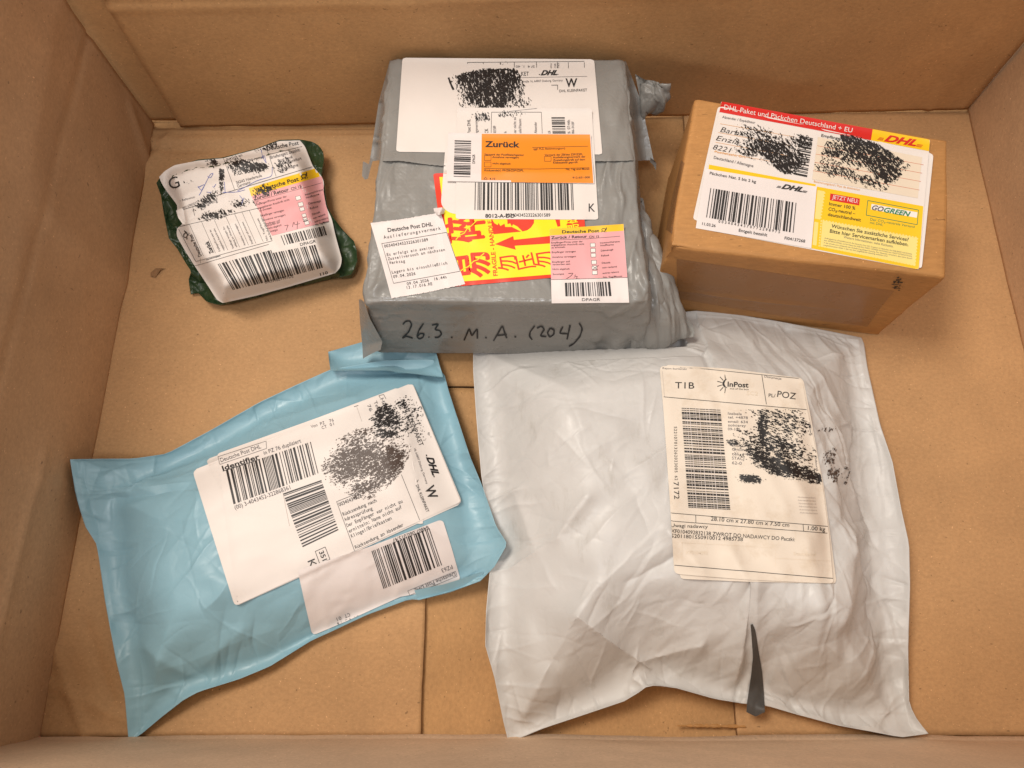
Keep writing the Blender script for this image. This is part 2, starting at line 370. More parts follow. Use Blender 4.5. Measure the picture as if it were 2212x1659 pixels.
    def lay(s, host, bvhs=None, d0=.00012, dz=.00009):
        P = np.concatenate(s.V); T, dn, N = host.cast(P, bvhs); ok = ~np.isnan(T)
        if bvhs is not None and (~ok).any():             # points exactly on the sheet's rim: nudged a hair inward
            c = P[ok].mean(0)
            for k in (.002, .006, .012):
                b = np.where(~ok)[0]
                if not len(b): break
                d_ = c-P[b]; q = P[b]+d_*k; T2, dn2, N2 = host.cast(q, bvhs); g = ~np.isnan(T2); T[b[g]] = T2[g]; dn[b[g]] = dn2[g]; N[b[g]] = N2[g]; ok = ~np.isnan(T)
        X = CAMP+dn*np.nan_to_num(T)[:, None]+N*(d0+dz*np.array(s.z))[:, None]
        Fs, ms = [], []
        for f, m in zip(s.F, s.m):
            if all(ok[k] for k in f): Fs.append(f); ms.append(m)
        return X, Fs, ms
def round_quad(q, r, R, bow=None):
    q = R(q); out = []
    sides = []
    for k in range(4):
        a, b = q[k], q[(k+1) % 4]; sides.append([a, b])
    return q
def sheet(name, host, parent, R, sides, mat, pr=None, off=.0004, nu=50, nv=50, blur=3, rad=9, lift=None, jag=None, sm=0, stiff=True):
    """a paper or film sheet stuck on whatever lies below it; sides = 4 corners, or (top, right, bottom, left) polylines"""
    if len(sides) == 4 and np.ndim(sides[0]) == 1:
        a, b, c, d = sides; sides = ([a, b], [b, c], [d, c], [a, d])
    G = R(coons(*sides, nu, nv, sm))
    if jag:
        G[0] += (_hash(np.arange(nu), np.zeros(nu), 5)[:, None]-.5)*jag*np.array([0, 1]); G[-1] += (_hash(np.arange(nu), np.ones(nu), 5)[:, None]-.5)*jag*np.array([0, 1])
    if rad:                                              # round the corners: pull the corner points of the grid inward
        wpx = np.linalg.norm(G[0, -1]-G[0, 0]); hpx = np.linalg.norm(G[-1, 0]-G[0, 0])
        u = np.linspace(0, 1, nu)*wpx; v = np.linspace(0, 1, nv)*hpx; r = rad
        uu, vv = np.meshgrid(u, v); ex = np.maximum(r-uu, 0)+np.minimum(wpx-r-uu, 0); ey = np.maximum(r-vv, 0)+np.minimum(hpx-r-vv, 0)
        ml = np.maximum(np.abs(ex), np.abs(ey)); hy = np.hypot(ex, ey); k = np.where(hy > 1e-6, ml/np.maximum(hy, 1e-6), 1)
        mx, my = ex*(1-k), ey*(1-k)
        du = (G[0, -1]-G[0, 0])/wpx; dv = (G[-1, 0]-G[0, 0])/hpx; G = G+mx[..., None]*du+my[..., None]*dv
    T, dn, N = host.cast(G.reshape(-1, 2)); T = T.reshape(nv, nu); bad = np.isnan(T)
    if bad.any(): T[bad] = np.nanmax(T)
    if stiff:
        A = T.copy()
        for _ in range(blur):
            B = np.pad(A, 1, mode='edge'); A = (B[1:-1, 1:-1]*2+B[:-2, 1:-1]+B[2:, 1:-1]+B[1:-1, :-2]+B[1:-1, 2:])/6; A = np.minimum(A, T)
        T = A
        for _ in range(1):
            B = np.pad(T, 1, mode='edge'); T = (B[1:-1, 1:-1]*2+B[:-2, 1:-1]+B[2:, 1:-1]+B[1:-1, :-2]+B[1:-1, 2:])/6
    T = T-off
    if lift is not None: T = T-lift(np.linspace(0, 1, nu)[None, :], np.linspace(0, 1, nv)[:, None])
    P = (CAMP+dn.reshape(nv, nu, 3)*T[..., None]).reshape(-1, 3); Fs = grid_faces(nv, nu)
    b = bvh_of(P, Fs); mats = [M[mat]]; mi = [0]*len(Fs); V = P; Fa = [tuple(f) for f in Fs]
    if pr is not None and pr.n:
        X, F2, m2 = pr.lay(host, [b]); Fa += [tuple(k+len(P) for k in f) for f in F2]; mi += [k+1 for k in m2]; mats += [M[k] for k in pr.mats]; V = np.concatenate([P, X])
    host.b.append(b)
    return mesh(name, V, Fa, mats, parent, True, mi)
def mark(name, host, parent, pr, **k):                   # ink straight on a surface
    X, F2, m2 = pr.lay(host, **k)
    used = sorted({i for f in F2 for i in f}); re_ = {a: b for b, a in enumerate(used)}
    return mesh(name, X[used], [tuple(re_[i] for i in f) for f in F2], [M[k] for k in pr.mats], parent, False, m2)

# ------------------------------------------------------------------ soft film: a small cloth solver
def cloth(P, Ref, lo, hi=None, levels=(1, 2, 4), iters=(260, 160, 110), mult=1.02, mvar=.02, press=2e-5, grav=1e-5, seed=0, bend=.25, pinz=True, mscale=22, shear=.35):
    """P, Ref: coarse grids (start, rest shape). Border pinned. lo(x,y)/hi(x,y): solid below / above."""
    nv0, nu0 = P.shape[:2]
    def up(A):
        n, m = A.shape[:2]; B = np.zeros((2*n-1, 2*m-1, 3)); B[::2, ::2] = A; B[1::2, ::2] = (A[:-1]+A[1:])/2; B[:, 1::2] = (B[:, :-1:2]+B[:, 2::2])/2; return B
    bu = Ref
    for lv, it in zip(levels, iters):
        if lv != levels[0]: P = up(P); bu = up(bu)
        nv, nu = P.shape[:2]
        mm = mult+mvar*(fbm(bu[..., 0]*mscale+seed*3.1, bu[..., 1]*mscale, seed)-.5)*2
        cons = []
        for (dv, du, sf) in ((0, 1, 1), (1, 0, 1), (1, 1, shear), (1, -1, shear), (0, 2, bend), (2, 0, bend), (0, 4, bend*.6), (4, 0, bend*.6)):
            a = (slice(0, nv-dv), slice(max(0, -du), nu-max(0, du))); b = (slice(dv, nv), slice(max(0, du), nu+min(0, du)))
            cons.append((a, b, np.linalg.norm(bu[b]-bu[a], axis=-1)*(mm[a]+mm[b])/2*(1 if sf == 1 else .998), sf))
        cnt = np.zeros((nv, nu, 1))
        for a, b, r, sf in cons: cnt[a] += sf; cnt[b] += sf
        pin = np.zeros((nv, nu), bool); pin[0] = pin[-1] = True; pin[:, 0] = pin[:, -1] = True
        keep = P.copy(); rs = np.random.RandomState(seed+lv); P = P+rs.normal(0, 2e-4/lv, P.shape); prev = P.copy()
        for k in range(it):
            vel = (P-prev)*.93; prev = P.copy(); P = P+vel
            N = np.cross(np.gradient(P, axis=1), np.gradient(P, axis=0)); N /= np.linalg.norm(N, axis=-1, keepdims=True)+1e-12; N *= np.sign(N[..., 2:].mean())
            P = P+N*press; P[..., 2] -= grav
            for _ in range(3):
                acc = np.zeros_like(P)
                for a, b, r, sf in cons:
                    d = P[b]-P[a]; L = np.linalg.norm(d, axis=-1)+1e-12; g = (L-r)/L
                    if sf < .3: g = np.minimum(g, 0)      # bending only resists folding up
                    q = d*(g*.5*sf)[..., None]; acc[a] += q; acc[b] -= q
                P = P+acc/cnt*1.9
                P[pin] = keep[pin]
            z = lo(P[..., 0], P[..., 1]); P[..., 2] = np.maximum(P[..., 2], z)
            if hi is not None: P[..., 2] = np.minimum(P[..., 2], hi(P[..., 0], P[..., 1]))
            P[pin] = keep[pin]
    return P
def px3(pts, R=None):                                    # [(x, y, z)] with picture x, y -> world
    pts = np.asarray(pts, float); q = pts[:, :2] if R is None else R(pts[:, :2])
    return W(q, pts[:, 2])
def bag_from(sides, content, hc, soft, seed, nu=41, nv=41, floor=.0008, lump=.25, hi=None, extra=None, pillow=0, pex=1.7, **kw):
    S4 = [px3(s) for s in sides]; P = coons(*S4, nu, nv)
    rim = np.concatenate([P[0, :-1], P[:-1, -1], P[-1, :0:-1], P[:0:-1, 0]])[:, :2]
    cp = W(np.asarray(content, float), hc*.8)[:, :2]
    def lo(x, y):
        d = poly_dist(x, y, cp); k = sstep(-soft*.35, soft, d)**.8
        if pillow: k = np.maximum(k*.25, 0)+.75*(1-(1-np.clip(poly_dist(x, y, rim)/pillow, 0, 1))**pex)*sstep(-soft*1.2, soft*.3, d)**.6
        h = hc*k*(1-lump*.5+lump*(fbm(x*14+seed, y*14, seed+5, 3)-.3))
        if extra is not None: h = extra(x, y, h)
        return np.maximum(h, floor)
    lo_exact = lo; x0, x1, y0, y1 = rim[:, 0].min()-.03, rim[:, 0].max()+.03, rim[:, 1].min()-.03, rim[:, 1].max()+.03; st_ = .0012
    GX, GY = np.meshgrid(np.arange(x0, x1, st_), np.arange(y0, y1, st_)); GZ = lo_exact(GX, GY)
    def lo(x, y):
        a = np.clip((x-x0)/st_, 0, GZ.shape[1]-1.01); b = np.clip((y-y0)/st_, 0, GZ.shape[0]-1.01); i, j = a.astype(int), b.astype(int); a, b = a-i, b-j
        return (GZ[j, i]*(1-a)+GZ[j, i+1]*a)*(1-b)+(GZ[j+1, i]*(1-a)+GZ[j+1, i+1]*a)*b
    Ref = P.copy(); Ref[..., 2] = np.maximum(P[..., 2], lo(P[..., 0], P[..., 1]))
    P0 = P.copy(); P0[1:-1, 1:-1, 2] = Ref[1:-1, 1:-1, 2]
    return cloth(P0, Ref, lo, hi, seed=seed, **kw), lo
def bag_mesh(name, P, mat, parent, floor=.0006):
    nv, nu = P.shape[:2]; u = np.linspace(0, 1, nu)[None, :]; v = np.linspace(0, 1, nv)[:, None]
    B = P.copy(); e = np.minimum(np.minimum(u, 1-u), np.minimum(v, 1-v)); k = np.clip(e/.06, 0, 1)
    B[..., 2] = P[..., 2]*(1-k)**2*.96+floor*(1-(1-k)**2); B[..., 2] = np.minimum(B[..., 2], P[..., 2]-.0002)
    V = np.concatenate([P.reshape(-1, 3), B.reshape(-1, 3)]); n = nv*nu
    i = np.arange(n).reshape(nv, nu); rim = np.concatenate([i[0, :-1], i[:-1, -1], i[-1, :0:-1], i[:0:-1, 0]])
    side = [(a, b, b+n, a+n) for a, b in zip(rim, np.roll(rim, -1))]
    Fs = [tuple(f) for f in grid_faces(nv, nu)]+[tuple(f) for f in grid_faces(nv, nu, n, True)]+side
    return mesh(name, V, Fs, mat, parent), V, Fs
def loft(rings, n, rows, cap_rows, disp=None, cap=True):
    """rings: list of (4 corners Nx2 as TL, TR, BR, BL, z, corner radius); from the bottom up, then a cap"""
    out = []
    for q, z, r in rings:
        q = np.asarray(q, float); pts = []
        for k in range(4):
            a, b, c = q[k-1], q[k], q[(k+1) % 4]; u = (a-b)/np.linalg.norm(a-b); v = (c-b)/np.linalg.norm(c-b)
            for t in np.linspace(0, 1, 7):
                p = b+u*r*(1-t)**2+v*r*t**2; pts.append(p)
            nx = q[(k+1) % 4]
        pts.append(pts[0]); pts = np.asarray(pts); seg = []
        for k in range(4):                               # same share of points per side on each ring
            s0 = pts[k*7+3:(k+1)*7+4] if k < 3 else np.concatenate([pts[24:28], pts[0:4]])
            seg.append(resample(s0, n//4+1)[:-1])
        ring = np.concatenate(seg); out.append(np.c_[ring, np.full(len(ring), z)])
    L = [out[0]]
    for a, b, k in zip(out[:-1], out[1:], rows):
        for t in range(1, k+1): L.append(a+(b-a)*t/k)
    c = out[-1].mean(0)
    if cap:
        for t in range(1, cap_rows): L.append(out[-1]+(c-out[-1])*t/cap_rows)
    G = np.asarray(L); nv, nu = G.shape[:2]
    N = np.cross(np.roll(G, -1, 1)-np.roll(G, 1, 1), np.gradient(G, axis=0)); N /= np.linalg.norm(N, axis=-1, keepdims=True)+1e-12
    if N[-2, :, 2].mean() < 0: N = -N
    if disp is not None: G = G+N*disp(G, N)[..., None]
    V = np.concatenate([G.reshape(-1, 3), [G[-1].mean(0)]])
    ff = grid_faces(nv, nu, wrap=True, flip=True); Fs = [tuple(f) for f in ff]
    if cap: Fs += [((nv-1)*nu+k, (nv-1)*nu+(k+1) % nu, nv*nu) for k in range(nu)]
    return V, Fs
#PART2
# ------------------------------------------------------------------ the big carton everything lies in
def seg_d(x, y, a, b):
    a, b = np.asarray(a, float), np.asarray(b, float); d = b-a; t = np.clip(((x-a[0])*d[0]+(y-a[1])*d[1])/(d@d), 0, 1)
    return np.hypot(x-a[0]-t*d[0], y-a[1]-t*d[1])
def panel(name, o, eu, ev, th, mat, parent, nu=80, nv=50, warp=.0015, seed=0, crease=(), edge=.0008, label=None):
    """a corrugated board panel: o corner, eu/ev edges, face towards eu x ev, thickness th behind the face"""
    o, eu, ev = np.array(o, float), np.array(eu, float), np.array(ev, float); lu, lv = np.linalg.norm(eu), np.linalg.norm(ev)
    N = np.cross(eu, ev); N /= np.linalg.norm(N); u = np.linspace(0, 1, nu)[None, :]; v = np.linspace(0, 1, nv)[:, None]; X, Y = u*lu+0*v, v*lv+0*u
    h = warp*(fbm(X*7, Y*7, seed)-.5)*2+warp*.35*(fbm(X*35, Y*35, seed+4)-.5)
    for a, b, wd, am in crease: h = h+1.5*am*np.exp(-(seg_d(X, Y, a, b)/wd/.8)**1.4)*(.5+fbm(X*20, Y*20, seed+2))
    P = o+eu*u[..., None]+ev*v[..., None]
    wob = edge*(fbm(X*60, Y*60, seed+8)-.5)*2; em = (np.minimum(np.minimum(u, 1-u)*lu, np.minimum(v, 1-v)*lv) < 1e-6)
    P = P+N*h[..., None]+(eu/lu+ev/lv)*(wob*em)[..., None]
    B = o+eu*u[..., None]+ev*v[..., None]-N*th+(eu/lu+ev/lv)*(wob*em)[..., None]
    V = np.concatenate([P.reshape(-1, 3), B.reshape(-1, 3)]); n = nu*nv; i = np.arange(n).reshape(nv, nu)
    rim = np.concatenate([i[0, :-1], i[:-1, -1], i[-1, :0:-1], i[:0:-1, 0]])
    F1 = [tuple(f[::-1]) for f in grid_faces(nv, nu)]; F2 = [tuple(f[::-1]) for f in grid_faces(nv, nu, n, True)]
    F3 = [(a, a+n, b+n, b) for a, b in zip(rim, np.roll(rim, -1))]
    ob = mesh(name, V, F1+F2+F3, [mat, M['edge']], parent, True, [0]*(len(F1)+len(F2))+[1]*len(F3))
    if label: ob['label'] = label
    return ob
carton = thing("cardboard_carton", "large open brown corrugated cardboard carton that holds all the parcels", "cardboard box", (.045, .2, 0))
XL, XR, YF = -.3275, .4185, -.0625
yb = lambda x: .4447+.026*(x+.327)
xl = float(W((915, 1400))[0]); xr = float((W((1467, 248))[0]+W((1604, 1570))[0])/2); ys = float(W((985, 833))[1]); H = .30
fl = dict(th=.0042, parent=carton)
panel("bottom_light_stop", (XL-.02, YF-.03, -.0095), (XR-XL+.04, 0, 0), (0, .56, 0), mat=M['edge'], warp=0, **fl)  # extra board added underneath to stop light leaking through the flap seam
panel("bottom_flap", (XL-.02, ys+.0008, -.0042), (XR-XL+.04, 0, 0), (0, yb(.42)-ys+.02, 0), mat=M['gap'], seed=3, warp=.0006, **fl)
panel("bottom_flap", (XL-.02, YF-.02, -.0042), (XR-XL+.04, 0, 0), (0, ys-YF+.02-.0008, 0), mat=M['gap'], seed=5, warp=.0006, **fl)
panel("bottom_flap", (XL-.004, YF+.0006, 0), (xl-XL+.004, 0, 0), (0, yb(XL)-YF-.002, 0), mat=M['floor'], seed=7, warp=.0009, nu=110, nv=140, edge=.0006,
      crease=[((0, .492), (.30, .495), .004, .0022), ((0, .484), (.17, .478), .0035, -.0016), ((0, .455), (.022, .50), .005, .002), ((.0, .06), (.035, .0), .004, .0018), ((.02, .075), (.05, .02), .004, -.0015), ((.0, .035), (.06, .012), .004, .0015)], **fl)
panel("bottom_flap", (xr, YF+.001, 0), (XR-xr+.004, 0, 0), (0, yb(.4)-YF-.0035, 0), mat=M['floor'], seed=9, warp=.0008, nu=90, nv=120, edge=.0006, **fl)
zc = .134
panel("back_wall", (-.3015, yb(-.3015)-.001, .0005), (XR+.3015, .026*(XR+.3015), 0), (0, .004, H), .004, M['wall'], carton, 120, 80, .0016, 11,
      [((0, zc), (.8, zc+.004), .0028, .0011), ((0, zc+.006), (.8, zc+.012), .003, -.0012), ((.6855, 0), (.69, H), .003, .0012), ((.30, .02), (.22, .13), .02, .0016), ((.38, .09), (.55, .04), .02, .0014)])
panel("joint_strip", (XL-.01, yb(XL)+.0075, .0), (.05, .0, 0), (0, .004, H), .003, M['wall'], carton, 20, 60, .0008, 12)
panel("left_wall", (XL, YF-.01, -.001), (0, yb(XL)-YF+.014, 0), (-.006, 0, H), .004, M['side'], carton, 110, 80, .0022, 13,
      [((0, .132), (.25, .121), .0035, -.0013), ((.25, .121), (.54, .108), .0035, -.0015), ((0, .105), (.54, .150), .025, .0015), ((.36, .0), (.36, .11), .02, .0015), ((.18, .0), (.19, .3), .012, .001), ((.20, .06), (.0, .075), .004, .0012), ((.48, .0), (.508, .04), .006, .0015)])
panel("right_wall", (XR+.001, yb(XR)+.004, -.001), (0, -(yb(XR)-YF+.014), 0), (.004, 0, H), .004, M['side'], carton, 100, 80, .0018, 14,
      [((0, .13), (.53, .13), .003, -.0012)])
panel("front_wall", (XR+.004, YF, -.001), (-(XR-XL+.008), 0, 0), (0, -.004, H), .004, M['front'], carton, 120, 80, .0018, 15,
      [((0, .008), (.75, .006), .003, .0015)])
for k, (a, b, wd) in enumerate([((1462, 1568), (1610, 1570), .0020)]):   # torn kraft along the front fold
    a, b = W(a), W(b); n = 26; t = np.linspace(0, 1, n)[:, None]; p = a+(b-a)*t; nn = np.array([0, 1, 0])
    w1 = wd*(.4+1.1*_hash(np.arange(n), np.zeros(n), k)[:, None]); z = np.array([0, 0, 1])*(.001+.002*_hash(np.arange(n), np.ones(n), k)[:, None])
    ob = mesh("torn_liner", np.concatenate([p-nn*w1*.4+z*.2, p+z, p+nn*w1*.6+z*.1]), [(i+j*n, i+1+j*n, i+1+(j+1)*n, i+(j+1)*n) for j in (0, 1) for i in range(n-1)], M['box' if k == 0 else 'edge'], carton)
# nick torn in the floor of the carton
a = W((340, 592)); mesh("torn_nick", [a+np.array(v)/1000 for v in [(-5, -3, .7), (-1, -4, 1.2), (4, 3, 3.2), (-1, 4.5, 2.2), (-5.5, 1, .9), (7, 5, .6)]], [(0, 1, 2, 3, 4), (2, 5, 3)], M['edge'], carton)
sc_ = W((87, 1600), .002); scrap = mesh("tape_scrap", [np.array(v)/1000 for v in [(-3.2, -1.8, 0), (-1, -.6, .8), (-.8, 2.6, .6), (1.0, 3.0, 1.2), (1.2, .4, .9), (3.2, -1.6, .2), (1.6, -2, .1), (0, -1, .9), (-2.6, -2.4, 0)]], [(0, 1, 7, 8), (1, 2, 3, 4, 7), (7, 4, 5, 6)], M['coral'])
scrap.location = sc_+np.array([0, 0, .001]); scrap['label'] = "tiny coral pink scrap of tape in the front left corner of the carton"; scrap['category'] = "scrap"

# ------------------------------------------------------------------ grey parcel: a wrapped box, printed further down
GT = [(-.0993, .4455), (.0918, .4464), (.0985, .2295), (-.1070, .2313)]
GB = [(-.0993, .4455), (.097, .4464), (.1050, .2190), (-.1092, .2200)]
# ------------------------------------------------------------------ white mailer
gfoot = np.array([(-.13, .47), (.135, .47), (.135, .222), (-.13, .222)])
def under_grey(x, y): return np.where(poly_dist(x, y, gfoot) > 0, .0095, .0095+sstep(0, .035, -poly_dist(x, y, gfoot))*1.)
wm = thing("white_mailer", "large puffy pale grey-white poly mailer, wrinkled, with one worn upright label", "parcel", tuple(W((1500, 1150))))
Z = lambda pts, z: [(x, y, z) for x, y in pts]
wt = Z([(1022, 742), (1250, 705), (1400, 682)], .004)+Z([(1504, 671), (1579, 677), (1665, 691), (1746, 706), (1861, 729)], .005)
wr = [(1861, 729, .005), (1867, 743, .006), (1873, 789, .01), (1901, 916, .018), (1928, 997, .022), (1947, 1100, .022), (1964, 1175, .026), (1966, 1262, .022), (1962, 1406, .016), (1964, 1521, .012), (1982, 1556, .013), (2006, 1585, .014)]
wb_ = [(1097, 1597, .010), (1120, 1596, .010), (1175, 1573, .012), (1262, 1544, .014), (1348, 1515, .018), (1377, 1498, .022), (1400, 1481, .024), (1429, 1482, .020), (1463, 1487, .018), (1544, 1510, .016), (1613, 1521, .015), (1654, 1524, .013), (1723, 1544, .012), (1809, 1567, .012), (1890, 1582, .013), (1947, 1593, .014), (2006, 1585, .014)]
wl = [(1022, 742, .004), (1022, 801, .012), (1029, 904, .020), (1040, 1031, .022), (1064, 1164, .016), (1058, 1233, .018), (1050, 1319, .022), (1048, 1394, .022), (1068, 1464, .018), (1089, 1567, .012), (1097, 1597, .010)]
ridges = [((1241, 1335, 1396, 1440), .007, .006, .012), ((1200, 1165, 1262, 1085), .006, .006, .012), ((1396, 1440, 1520, 1400), .006, .006, .014), ((1500, 1240, 1430, 1160), .005, .005, .012), ((1600, 1250, 1616, 1500), .006, .005, .012),
          ((1720, 1180, 1760, 1400), .006, .006, .014), ((1800, 900, 1880, 1060), .005, .007, .014), ((1860, 1150, 1800, 1340), .005, .007, .014), ((1150, 1180, 1110, 1060), .004, .007, .014), ((1560, 1200, 1590, 1260), .006, .005, .01)]
pits = [((1180, 1370, 1190, 1420), .012, .010), ((1250, 1250, 1170, 1330), .007, .010), ((1660, 1300, 1680, 1480), .008, .011), ((1460, 1300, 1540, 1330), .006, .012), ((1350, 1060, 1260, 1140), .007, .012), ((1360, 1440, 1330, 1480), .006, .008), ((1790, 1160, 1740, 1260), .009, .011), ((1860, 1250, 1830, 1440), .008, .012), ((1290, 1000, 1380, 960), .004, .02)]
def wext(x, y, h):
    z = .045
    for (a, b, c, d), am, wd, wd2 in ridges:
        p, q = W((a, b), z), W((c, d), z); h = h+am*np.exp(-(seg_d(x, y, p, q)/wd)**1.3)*sstep(.004, .02, h)
    for (a, b, c, d), am, wd in pits:
        am = am*.45
        p, q = W((a, b), z), W((c, d), z); h = h-am*np.exp(-(seg_d(x, y, p, q)/wd)**2)
    return h
P, lo_w = bag_from((wt, wr, wb_, wl), [(1085, 790), (1500, 760), (1800, 800), (1850, 1000), (1890, 1200), (1870, 1440), (1640, 1470), (1430, 1420), (1290, 1480), (1140, 1530), (1100, 1330), (1110, 1100)], .068, .070, 21,
                   nu=51, nv=53, hi=under_grey, extra=wext, pillow=.075, pex=1.65, mult=1.0, mvar=.02, press=2e-6, grav=5e-6, lump=.22, bend=.1, mscale=26)
def fold(P, specs, hmax=None, facets=(), zmin=.0014, up=0, step=None):
    """fine folds pressed into the film; none on the seam itself"""
    for _ in range(up):
        n, m = P.shape[:2]; B = np.zeros((2*n-1, 2*m-1, 3)); B[::2, ::2] = P; B[1::2, ::2] = (P[:-1]+P[1:])/2; B[:, 1::2] = (B[:, :-1:2]+B[:, 2::2])/2; P = B
        P[1:-1, 1:-1] = P[1:-1, 1:-1]*.4+.15*(P[:-2, 1:-1]+P[2:, 1:-1]+P[1:-1, :-2]+P[1:-1, 2:])
    x, y = P[..., 0], P[..., 1]; nv, nu = P.shape[:2]; u = np.linspace(0, 1, nu)[None]; v = np.linspace(0, 1, nv)[:, None]
    e = np.clip(np.minimum(np.minimum(u, 1-u), np.minimum(v, 1-v))/.012, 0, 1); h = sum(creases(x, y, **k) for k in specs)*e
    for cell, ang, an, am, sd, mk in facets:
        m = 1 if mk is None else mk(x, y) if callable(mk) else sstep(mk[1], mk[1]+.15, fbm(x*mk[0]+sd, y*mk[0], sd+31, 2))
        h = h+am*facet(x, y, cell, ang, an, sd)*m*np.clip(e*.3+e*.7, 0, 1)
    if step is not None:
        q = W(np.asarray(step[0], float), .04)[:, :2]; o_ = np.argsort(-q[:, 1]); q = q[o_]; sx = np.interp(-y, -q[:, 1], q[:, 0]); h = h+step[1]*sstep(-.0006, .0006, x-sx)*np.exp(-np.maximum(x-sx, 0)/.05)*e
        h = h-step[1]*1.2*np.exp(-((x-sx+.003)/.003)**2)*e
    if hmax is not None: h = h*(hmax(x, y) > .5)
    N = np.cross(np.gradient(P, axis=1), np.gradient(P, axis=0)); N /= np.linalg.norm(N, axis=-1, keepdims=True)+1e-12; N *= np.sign(N[..., 2:].mean())
    Q = P+N*h[..., None]; Q[1:-1, 1:-1, 2] = np.maximum(Q[1:-1, 1:-1, 2], zmin); return Q
BX = (P[..., 0].min(), P[..., 0].max(), P[..., 1].min(), P[..., 1].max()); RS = rim_starts(P)
RM = lambda x, y: sstep(.115, .19, x+.12*(fbm(x*9, y*9, 77, 2)-.5)); LW = lambda x, y: sstep(.14, .05, y+.14*(fbm(x*9, y*9, 78, 2)-.5))*sstep(.5, .56, fbm(x*8, y*8, 79, 2)+.12)
P = fold(P, [dict(n=170, seed=1, box=BX, L=(.012, .06), w=(.0005, .0014), amp=(.0003, .0009)), dict(n=110, seed=3, box=BX, L=(.012, .045), w=(.0009, .0025), amp=(.0004, .0013), starts=RS, spread=1.0),
             dict(n=16, seed=6, box=(BX[1]-.11, BX[1]-.01, BX[2]+.03, BX[3]-.08), L=(.03, .09), w=(.002, .005), amp=(.0015, .0035), ang=1.85, spread=.8), dict(n=9, seed=7, box=(BX[0]+.03, BX[1]-.1, BX[2]+.02, BX[3]-.12), L=(.03, .08), w=(.002, .005), amp=(.0012, .003), ang=.9, spread=1.0)],
         lambda x, y: under_grey(x, y), [(.055, 1.0, 1.4, .0060, 1, (5, .30)), (.020, 1.95, 3.4, .0060, 5, RM), (.0085, 1.8, 3.0, .0016, 6, RM), (.022, .7, 2.4, .0045, 8, LW), (.009, 1.1, 2.2, .0016, 2, (10, .48)), (.0045, .7, 1.8, .0007, 3, (14, .45))],
         up=1, step=([(1508, 660), (1512, 700), (1532, 770), (1600, 1240), (1612, 1330), (1640, 1460), (1620, 1560)], .0018))
_, V, Fs = bag_mesh("film_bag", P, M['white'], wm); hw = Host(); hw.add(V, Fs)
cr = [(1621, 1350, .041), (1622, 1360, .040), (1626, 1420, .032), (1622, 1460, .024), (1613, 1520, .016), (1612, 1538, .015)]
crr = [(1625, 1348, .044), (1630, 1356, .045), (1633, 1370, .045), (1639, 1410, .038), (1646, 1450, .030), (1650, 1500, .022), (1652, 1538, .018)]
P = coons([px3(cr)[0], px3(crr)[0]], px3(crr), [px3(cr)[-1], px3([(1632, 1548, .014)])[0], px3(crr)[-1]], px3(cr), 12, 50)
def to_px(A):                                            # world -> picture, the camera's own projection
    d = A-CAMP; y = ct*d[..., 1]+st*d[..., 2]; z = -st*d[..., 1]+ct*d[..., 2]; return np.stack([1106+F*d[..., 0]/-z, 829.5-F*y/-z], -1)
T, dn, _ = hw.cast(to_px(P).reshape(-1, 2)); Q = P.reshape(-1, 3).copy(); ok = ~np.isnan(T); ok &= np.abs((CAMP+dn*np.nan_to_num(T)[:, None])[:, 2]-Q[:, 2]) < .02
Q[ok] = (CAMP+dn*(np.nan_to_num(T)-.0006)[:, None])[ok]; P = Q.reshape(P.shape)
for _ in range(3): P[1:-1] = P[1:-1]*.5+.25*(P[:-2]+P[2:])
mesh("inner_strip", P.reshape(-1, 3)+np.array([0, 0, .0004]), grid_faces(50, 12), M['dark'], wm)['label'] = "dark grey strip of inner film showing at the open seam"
sheet("backing_label", hw, wm, R6, ([(140, 52), (600, 80), (1115, 148)], [(1115, 148), (1165, 400), (1220, 700), (1260, 900), (1310, 1270), (1352, 1600)], [(245, 1565), (700, 1590), (1352, 1612)], [(140, 52), (165, 500), (200, 1000), (245, 1565)]), 'old', off=.0006, rad=8, blur=10)
pr = Print(R6)
pr.line((125, 52), (1105, 152), 3); pr.line((130, 280), (1155, 372), 3.5); pr.line((820, 108), (855, 333), 3.5); pr.line((120, 100), (135, 278), 2, 'pale')
pr.text("Rejon kurierski", (122, 84), (290, 90), 15, 'grey_ink'); pr.text("T1B", (210, 220), (345, 222), 47); pr.text("InPost", (580, 207), (728, 214), 36, bold=.02); pr.text("out of the box", (597, 226), (730, 233), 11)
for k in range(6):
    a = math.radians(100+k*32); pr.line((572+32*math.cos(a), 188-32*math.sin(a)*1.0), (572+66*math.cos(a), 188-66*math.sin(a)), 5)
pr.poly([(578, 152), (560, 160), (545, 178), (545, 198), (560, 214), (580, 218), (566, 206), (558, 188), (564, 168)], 'ink', 2)
pr.text("Destynacja:", (840, 142), (962, 160), 17, 'grey_ink'); pr.text("PL/", (870, 281), (918, 284), 26); pr.text("POZ", (930, 280), (1060, 298), 46)
pr.bars([(255, 358), (530, 372), (600, 1078), (303, 1062)], 150, 4, 'y')
for k, x in enumerate([.07, .13, .2, .3, .36, .45, .55, .62, .7, .8, .9]): pr.line((255+275*x, 355+14*x), (303+297*x, 1065+16*x), 1.2+1.0*(k % 3), 'thermal', 3)
pr.text("522107013262023005 62", (202, 487), (208, 872), 22, mono=True); pr.text("7172", (198, 882), (204, 1003), 38)
for t, y in (("Izabela", 405), ("tel. +4878", 432), ("email: 634", 462), ("zolnierzy", 488), ("09-100", 515)): pr.text(t, (583, y), (583+len(t)*14, y+5), 19, 'grey_ink')
for t, y in (("PROXO C", 632), ("Online S", 660), ("tel. +48", 692), ("STACJ", 722), ("62-0", 755)): pr.text(t, (612, y), (612+len(t)*17, y+5), 22, 'grey_ink')
